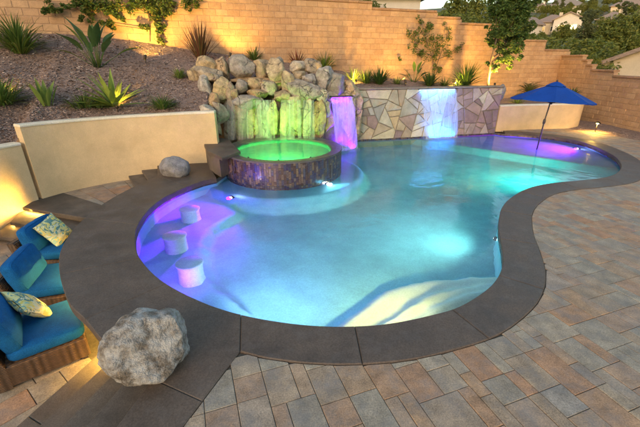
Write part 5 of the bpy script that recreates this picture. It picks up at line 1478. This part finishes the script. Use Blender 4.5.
def house(label, c, w, d, h, roof, rz, wm='housewhite', rm='rooftile', wins=((-.25, .5), (.25, .5)), garage=None, group=None, lit=(), chim=True, rise=None, over=.5):
    c = Vector(c); t = thing('house', label, 'house', tuple(c), group); M_ = Matrix.Rotation(rz, 3, 'Z')
    L = lambda x, y, z: c + M_ @ V((x, y, z))
    mb = MB(); mb.add([L(x, y, z) for z in (-1, h) for y in (-d / 2, d / 2) for x in (-w / 2, w / 2)], [(0, 1, 5, 4), (1, 3, 7, 5), (3, 2, 6, 7), (2, 0, 4, 6), (4, 5, 7, 6)])
    rise = rise or d * .22; o = over
    if roof == 'gable_front':                              # gable facing -y
        mb.add([L(-w / 2, -d / 2, h), L(w / 2, -d / 2, h), L(0, -d / 2, h + rise)], [(0, 1, 2)]); mb.build('wall', MT[wm], t)
        a = [L(-w / 2 - o, -d / 2 - o, h - o * 2 * rise / w), L(0, -d / 2 - o, h + rise), L(w / 2 + o, -d / 2 - o, h - o * 2 * rise / w)]
        b = [L(-w / 2 - o, d / 2 + o, h - o * 2 * rise / w), L(0, d / 2 + o, h + rise), L(w / 2 + o, d / 2 + o, h - o * 2 * rise / w)]
        up = V((0, 0, .22)); mb = MB(); mb.loft([a + [q + up for q in a[::-1]], b + [q + up for q in b[::-1]]], True, True)
    else:
        mb.build('wall', MT[wm], t); r = (w - d) / 2 if roof == 'hip' else w / 2 + o
        e = [L(-w / 2 - o, -d / 2 - o, h), L(w / 2 + o, -d / 2 - o, h), L(w / 2 + o, d / 2 + o, h), L(-w / 2 - o, d / 2 + o, h)]
        e2 = [q + V((0, 0, .2)) for q in e]; k = [L(-max(.3, r), 0, h + rise + .2), L(max(.3, r), 0, h + rise + .2)]
        mb = MB(); mb.add(e + e2 + k, [(3, 2, 1, 0), (0, 1, 5, 4), (1, 2, 6, 5), (2, 3, 7, 6), (3, 0, 4, 7), (4, 5, 9, 8), (6, 7, 8, 9), (5, 6, 9), (7, 4, 8)])
    rf_ = mb.build('roof', MT[rm], t)
    if chim: mb = MB(); mb.box(L(w * .2, d * .1, h + rise * .9), (.8, .8, 1.8), rz); mb.build('chimney', MT[wm], rf_)
    for i, (wx, wz) in enumerate(wins):
        x, z = wx * w, wz * h; fr_ = MB(); fr_.box(L(x, -d / 2 - .03, z), (1.5, .10, 1.3), rz); fo = fr_.build('window', MT['trim'], t)
        g = MB(); g.box(L(x, -d / 2 - .09, z), (1.25, .04, 1.05), rz); g.build('pane', MT['litroom'] if i in lit else MT['pane'], fo)
    if garage: g = MB(); g.box(L(garage * w, -d / 2 - .04, 1.15), (3.6, .10, 2.3), rz); g.build('garage_door', MT['trim'], t)
    return t
def far(px, py, D):
    d = ray(px, py); k = D / math.hypot(d.x, d.y); return V((d.x * k, d.y * k, CAM_H + d.z * k))
def face(v): return math.atan2(-v.x, v.y)                  # turn the front to the yard
q = far(549, 36, 128); house('brown roofed pale house on the hill with a low hipped wing', q, 9, 8, 3.0, 'hip', face(q) + .15, 'wallpaint', 'rooftile', ((-.3, .5), (0, .5), (.3, .5)), rise=2.0)
q = far(567, 36, 124); house('pale gabled house on the hill with a lit amber window', q, 6.5, 8, 3.6, 'gable_front', face(q) - .1, 'housewhite', 'rooftile', ((-.2, .5), (.2, .5)), lit=(0, 1), rise=1.5)
q = far(561, 19, 245); house('large white house with a hipped roof high on the hill', q, 17, 11, 5.0, 'hip', face(q) + .2, 'housewhite', 'roofgrey', ((-.3, .6), (-.1, .6), (.15, .6), (.32, .6)), rise=4)
q = far(537, 19, 250); house('small white house beside the large hipped house on the hill', q, 9, 9, 5.0, 'hip', face(q) - .1, 'housewhite', 'rooftile', ((-.25, .6), (.25, .6)), rise=2.5)
q = far(581, 19, 252); house('grey roofed low house beside the large hipped house', q, 11, 9, 2.8, 'hip', face(q), 'wallpaint', 'roofgrey', ((-.25, .5), (.25, .5)), rise=3)
q = far(525, 38, 120); house('white gabled cottage on the hill behind the garden tree', q, 5, 6, 3.2, 'gable_front', face(q) - .5, 'housewhite', 'rooftile', ((0, .5),), chim=False, rise=1.6)
q = far(625, 18, 200); house('pale house with low roof half hidden by hillside trees', q, 14, 10, 3.5, 'hip', face(q) + .3, 'wallpaint', 'rooftile', ((-.3, .5), (0, .5), (.3, .5)), rise=2.6)
q = far(643, 32, 150); house('white house at the wooded end of the hillside', q, 9, 8, 4, 'gable_front', face(q), 'housewhite', 'rooftile', ((-.2, .5), (.2, .5)), rise=2)
q = far(608, 35, 140); house('cream house glimpsed between hillside trees above the side wall', q, 7, 8, 3.6, 'hip', face(q), 'wallpaint', 'rooftile', ((-.2, .5), (.2, .5)), lit=(0,), rise=2)
q = V((22.6, 26.5, -1.6)); house('neighbouring pale stucco house with tiled gable roof beyond the side wall', q, 9, 12, 3.1, 'gable_front', R(-38), 'wallpaint', 'rooftile', ((-.2, .5), (.2, .5)), chim=False, rise=2.0)
q = V((2.7, 32, -1.5)); house('cream two storey house behind the block wall', q, 8.2, 7, 8.0, 'hip', R(3), 'housewhite', 'rooftile', ((-.3, .35), (.1, .35), (-.2, .8)), chim=False, rise=2.0)

protos = {}
def proto(kind):
    if kind in protos: return copy_tree(protos[kind])
    rnd = random.Random(hash(kind) % 1000 if False else sum(map(ord, kind)))
    if kind == 'round':
        cr = [(0, 0, 3.6, 2.0, 2.0, 1.7), (1.3, .4, 2.9, 1.3, 1.3, 1.1), (-1.3, -.3, 3.0, 1.3, 1.4, 1.2), (.2, -1.2, 2.7, 1.3, 1.1, 1.1), (-.3, 1.1, 3.2, 1.3, 1.2, 1.2), (.3, 0, 4.8, 1.2, 1.2, .9)]
        t = crown_tree('hillside_tree', '', (0, 0, 0), 5.5, cr, 'fartree', 3, .13, 200, 52, trunk_r=.18)
    elif kind == 'bush':
        cr = [(0, 0, 1.2, 1.5, 1.3, 1.2), (1.0, .2, 1.0, 1.0, 1.0, .9), (-1.1, 0, 1.0, 1.0, 1.0, .9), (.3, 0, 2.0, .9, .9, .7)]
        t = crown_tree('hedge_shrub', '', (0, 0, 0), 2.6, cr, 'fartree', 4, .07, 170, 50, trunk_r=.08, cat='shrub')
    elif kind == 'euca':
        cr = [(.3, 0, 5.2, 1.1, 1.0, 1.0), (-1.0, .2, 4.3, 1.0, .9, .9), (1.2, -.2, 4.0, 1.0, .9, .8), (-.2, .1, 6.6, .9, .8, .9), (.8, .1, 7.3, .7, .7, .6), (-.9, 0, 5.8, .6, .6, .6)]
        t = crown_tree('eucalyptus_tree', '', (0, 0, 0), 7.5, cr, 'euca', 5, .12, 160, 40, trunk_r=.15)
    else:
        cr = [(0, 0, 1.2, .8, .8, 1.0), (0, 0, 2.8, .7, .7, 1.2), (0, 0, 4.4, .5, .5, 1.1), (0, 0, 5.6, .3, .3, .8)]
        t = crown_tree('cypress_tree', '', (0, 0, 0), 6, cr, 'fartree', 6, .14, 90, 26, trunk_r=.12)
    protos[kind] = t; return t
GEN = {'round': ('rounded green tree on the far hillside', 'tree', 'rounded trees on the hillside'), 'euca': ('tall loose grey green eucalyptus on the hillside', 'tree', 'eucalyptus trees on the hillside'),
       'cyp': ('narrow dark conifer on the far hillside', 'tree', 'conifers on the hillside'), 'bush': ('leafy green shrub on the far hillside', 'shrub', 'shrubs on the hillside')}
def put(kind, v, s, rz, label=None, group=None, sx=1.0):
    t = proto(kind); t.location = v; t.scale = (s * sx, s * sx, s); t.rotation_euler = (0, 0, rz)
    l, c, g = GEN[kind]; tag(t, label or l, c, None if label else g)
    if label and 'group' in t: del t['group']
    if group: t['group'] = group
    return t
rnd = random.Random(77)
def gz(v): return V((v.x, v.y, hill_z(v.x, v.y)))
# near shrubs and trees just beyond the walls
def nearput(kind, px, ytop, Y, hm, rz, label, sx=1.0, full=5.5):
    v = PY(px, ytop, Y); s = hm / full; put(kind, V((v.x, v.y, v.z - hm)), s, rz, label, sx=sx)
nearput('bush', 449, 8, 24.5, 3.4, .4, 'bright green hedge shrub above the stepped wall beside the climbing shrub', 1.15, 2.7)
nearput('bush', 468, 12, 26, 3.2, 1.4, 'dark green hedge shrub behind the wall by the garden tree', 1.1, 2.7)
nearput('round', 366, -8, 26, 5.0, .2, 'green tree crown above the block wall beside the cream house', .8, 5.6)
nearput('round', 345, -10, 27, 4.6, 2.2, 'dark tree crown above the tallest part of the block wall', .8, 5.6)
nearput('round', 470, -14, 34, 7.5, 1.2, 'tall green tree behind the hedge shrubs', .8, 5.6)
nearput('bush', 547, 32, 30, 4.4, 2.0, 'green shrub above the corner of the block wall', 1.0, 2.7)
nearput('bush', 531, 33, 28, 4.2, .2, 'olive green shrub between garden tree and wall corner', .9, 2.7)
nearput('bush', 585, 33, 24, 4.2, 1.0, 'full green shrub above the stair-stepped side wall', 1.15, 2.7)
nearput('bush', 602, 37, 25.5, 4.0, 2.7, 'green shrub between side wall and neighbouring house', 1.0, 2.7)
nearput('euca', 594, 4, 46, 8.5, .6, 'loose grey green eucalyptus behind the side wall shrubs', 1.0, 8)
nearput('round', 621, 14, 44, 7.5, 1.6, 'dense dark green tree above the neighbouring house', .9, 5.6)
nearput('round', 641, 8, 47, 8.0, 2.9, 'wide dark green tree close behind the neighbouring roof', .9, 5.6)
nearput('euca', 632, -4, 62, 10, 2.1, 'tall eucalyptus rising behind the dense dark trees', 1.0, 8)
nearput('round', 509, -6, 40, 7.0, 1.9, 'dark green tree behind the lit garden tree', .8, 5.6)
# hillside trees
spots = [(522, 22, 150), (532, 25, 140), (540, 27, 160), (548, 24, 175), (577, 30, 122), (590, 24, 160), (520, 30, 115), (583, 38, 100), (555, 28, 180), (570, 26, 170), (600, 28, 120), (612, 30, 150), (540, 40, 96), (560, 42, 92), (572, 40, 100),
         (528, 14, 255), (548, 13, 262), (552, 15, 240), (573, 14, 265), (590, 15, 235), (600, 14, 250), (612, 16, 230), (520, 12, 270), (545, 6, 300), (556, 7, 310), (568, 5, 300), (580, 6, 290), (592, 8, 270), (604, 7, 300), (616, 8, 290), (628, 8, 260), (638, 10, 250), (522, 4, 310), (533, 8, 290), (630, 26, 170), (640, 24, 180), (618, 40, 90), (596, 42, 80), (514, 36, 80), (566, 21, 225), (576, 22, 215), (540, 20, 228), (550, 21, 224), (530, 20, 230), (588, 21, 215), (600, 21, 205)]
for i, (x, y, D) in enumerate(spots):
    v = far(x, y + 2, D); v = gz(v); k = rnd.choice(('round', 'round', 'round', 'euca', 'bush', 'cyp'))
    s = {'round': .8, 'euca': .75, 'bush': 1.5, 'cyp': .8}[k] * rnd.uniform(.75, 1.2)
    put(k, v, s, rnd.uniform(0, 6.3))
for i in range(110):                                        # more of the same wood spread along the slope
    a = R(rnd.uniform(16, 50)); D = rnd.uniform(90, 380); v = gz(V((D * math.sin(a), D * math.cos(a), 0)))
    x, y = pix(v)
    if 535 < x < 590 and 8 < y < 40 and D < 130: continue
    k = rnd.choice(('round', 'round', 'euca', 'bush')); put(k, v, {'round': .85, 'euca': .8, 'bush': 1.5}[k] * rnd.uniform(.7, 1.2), rnd.uniform(0, 6.3))

for o in bpy.data.objects:
    if '_org' in o: del o['_org']
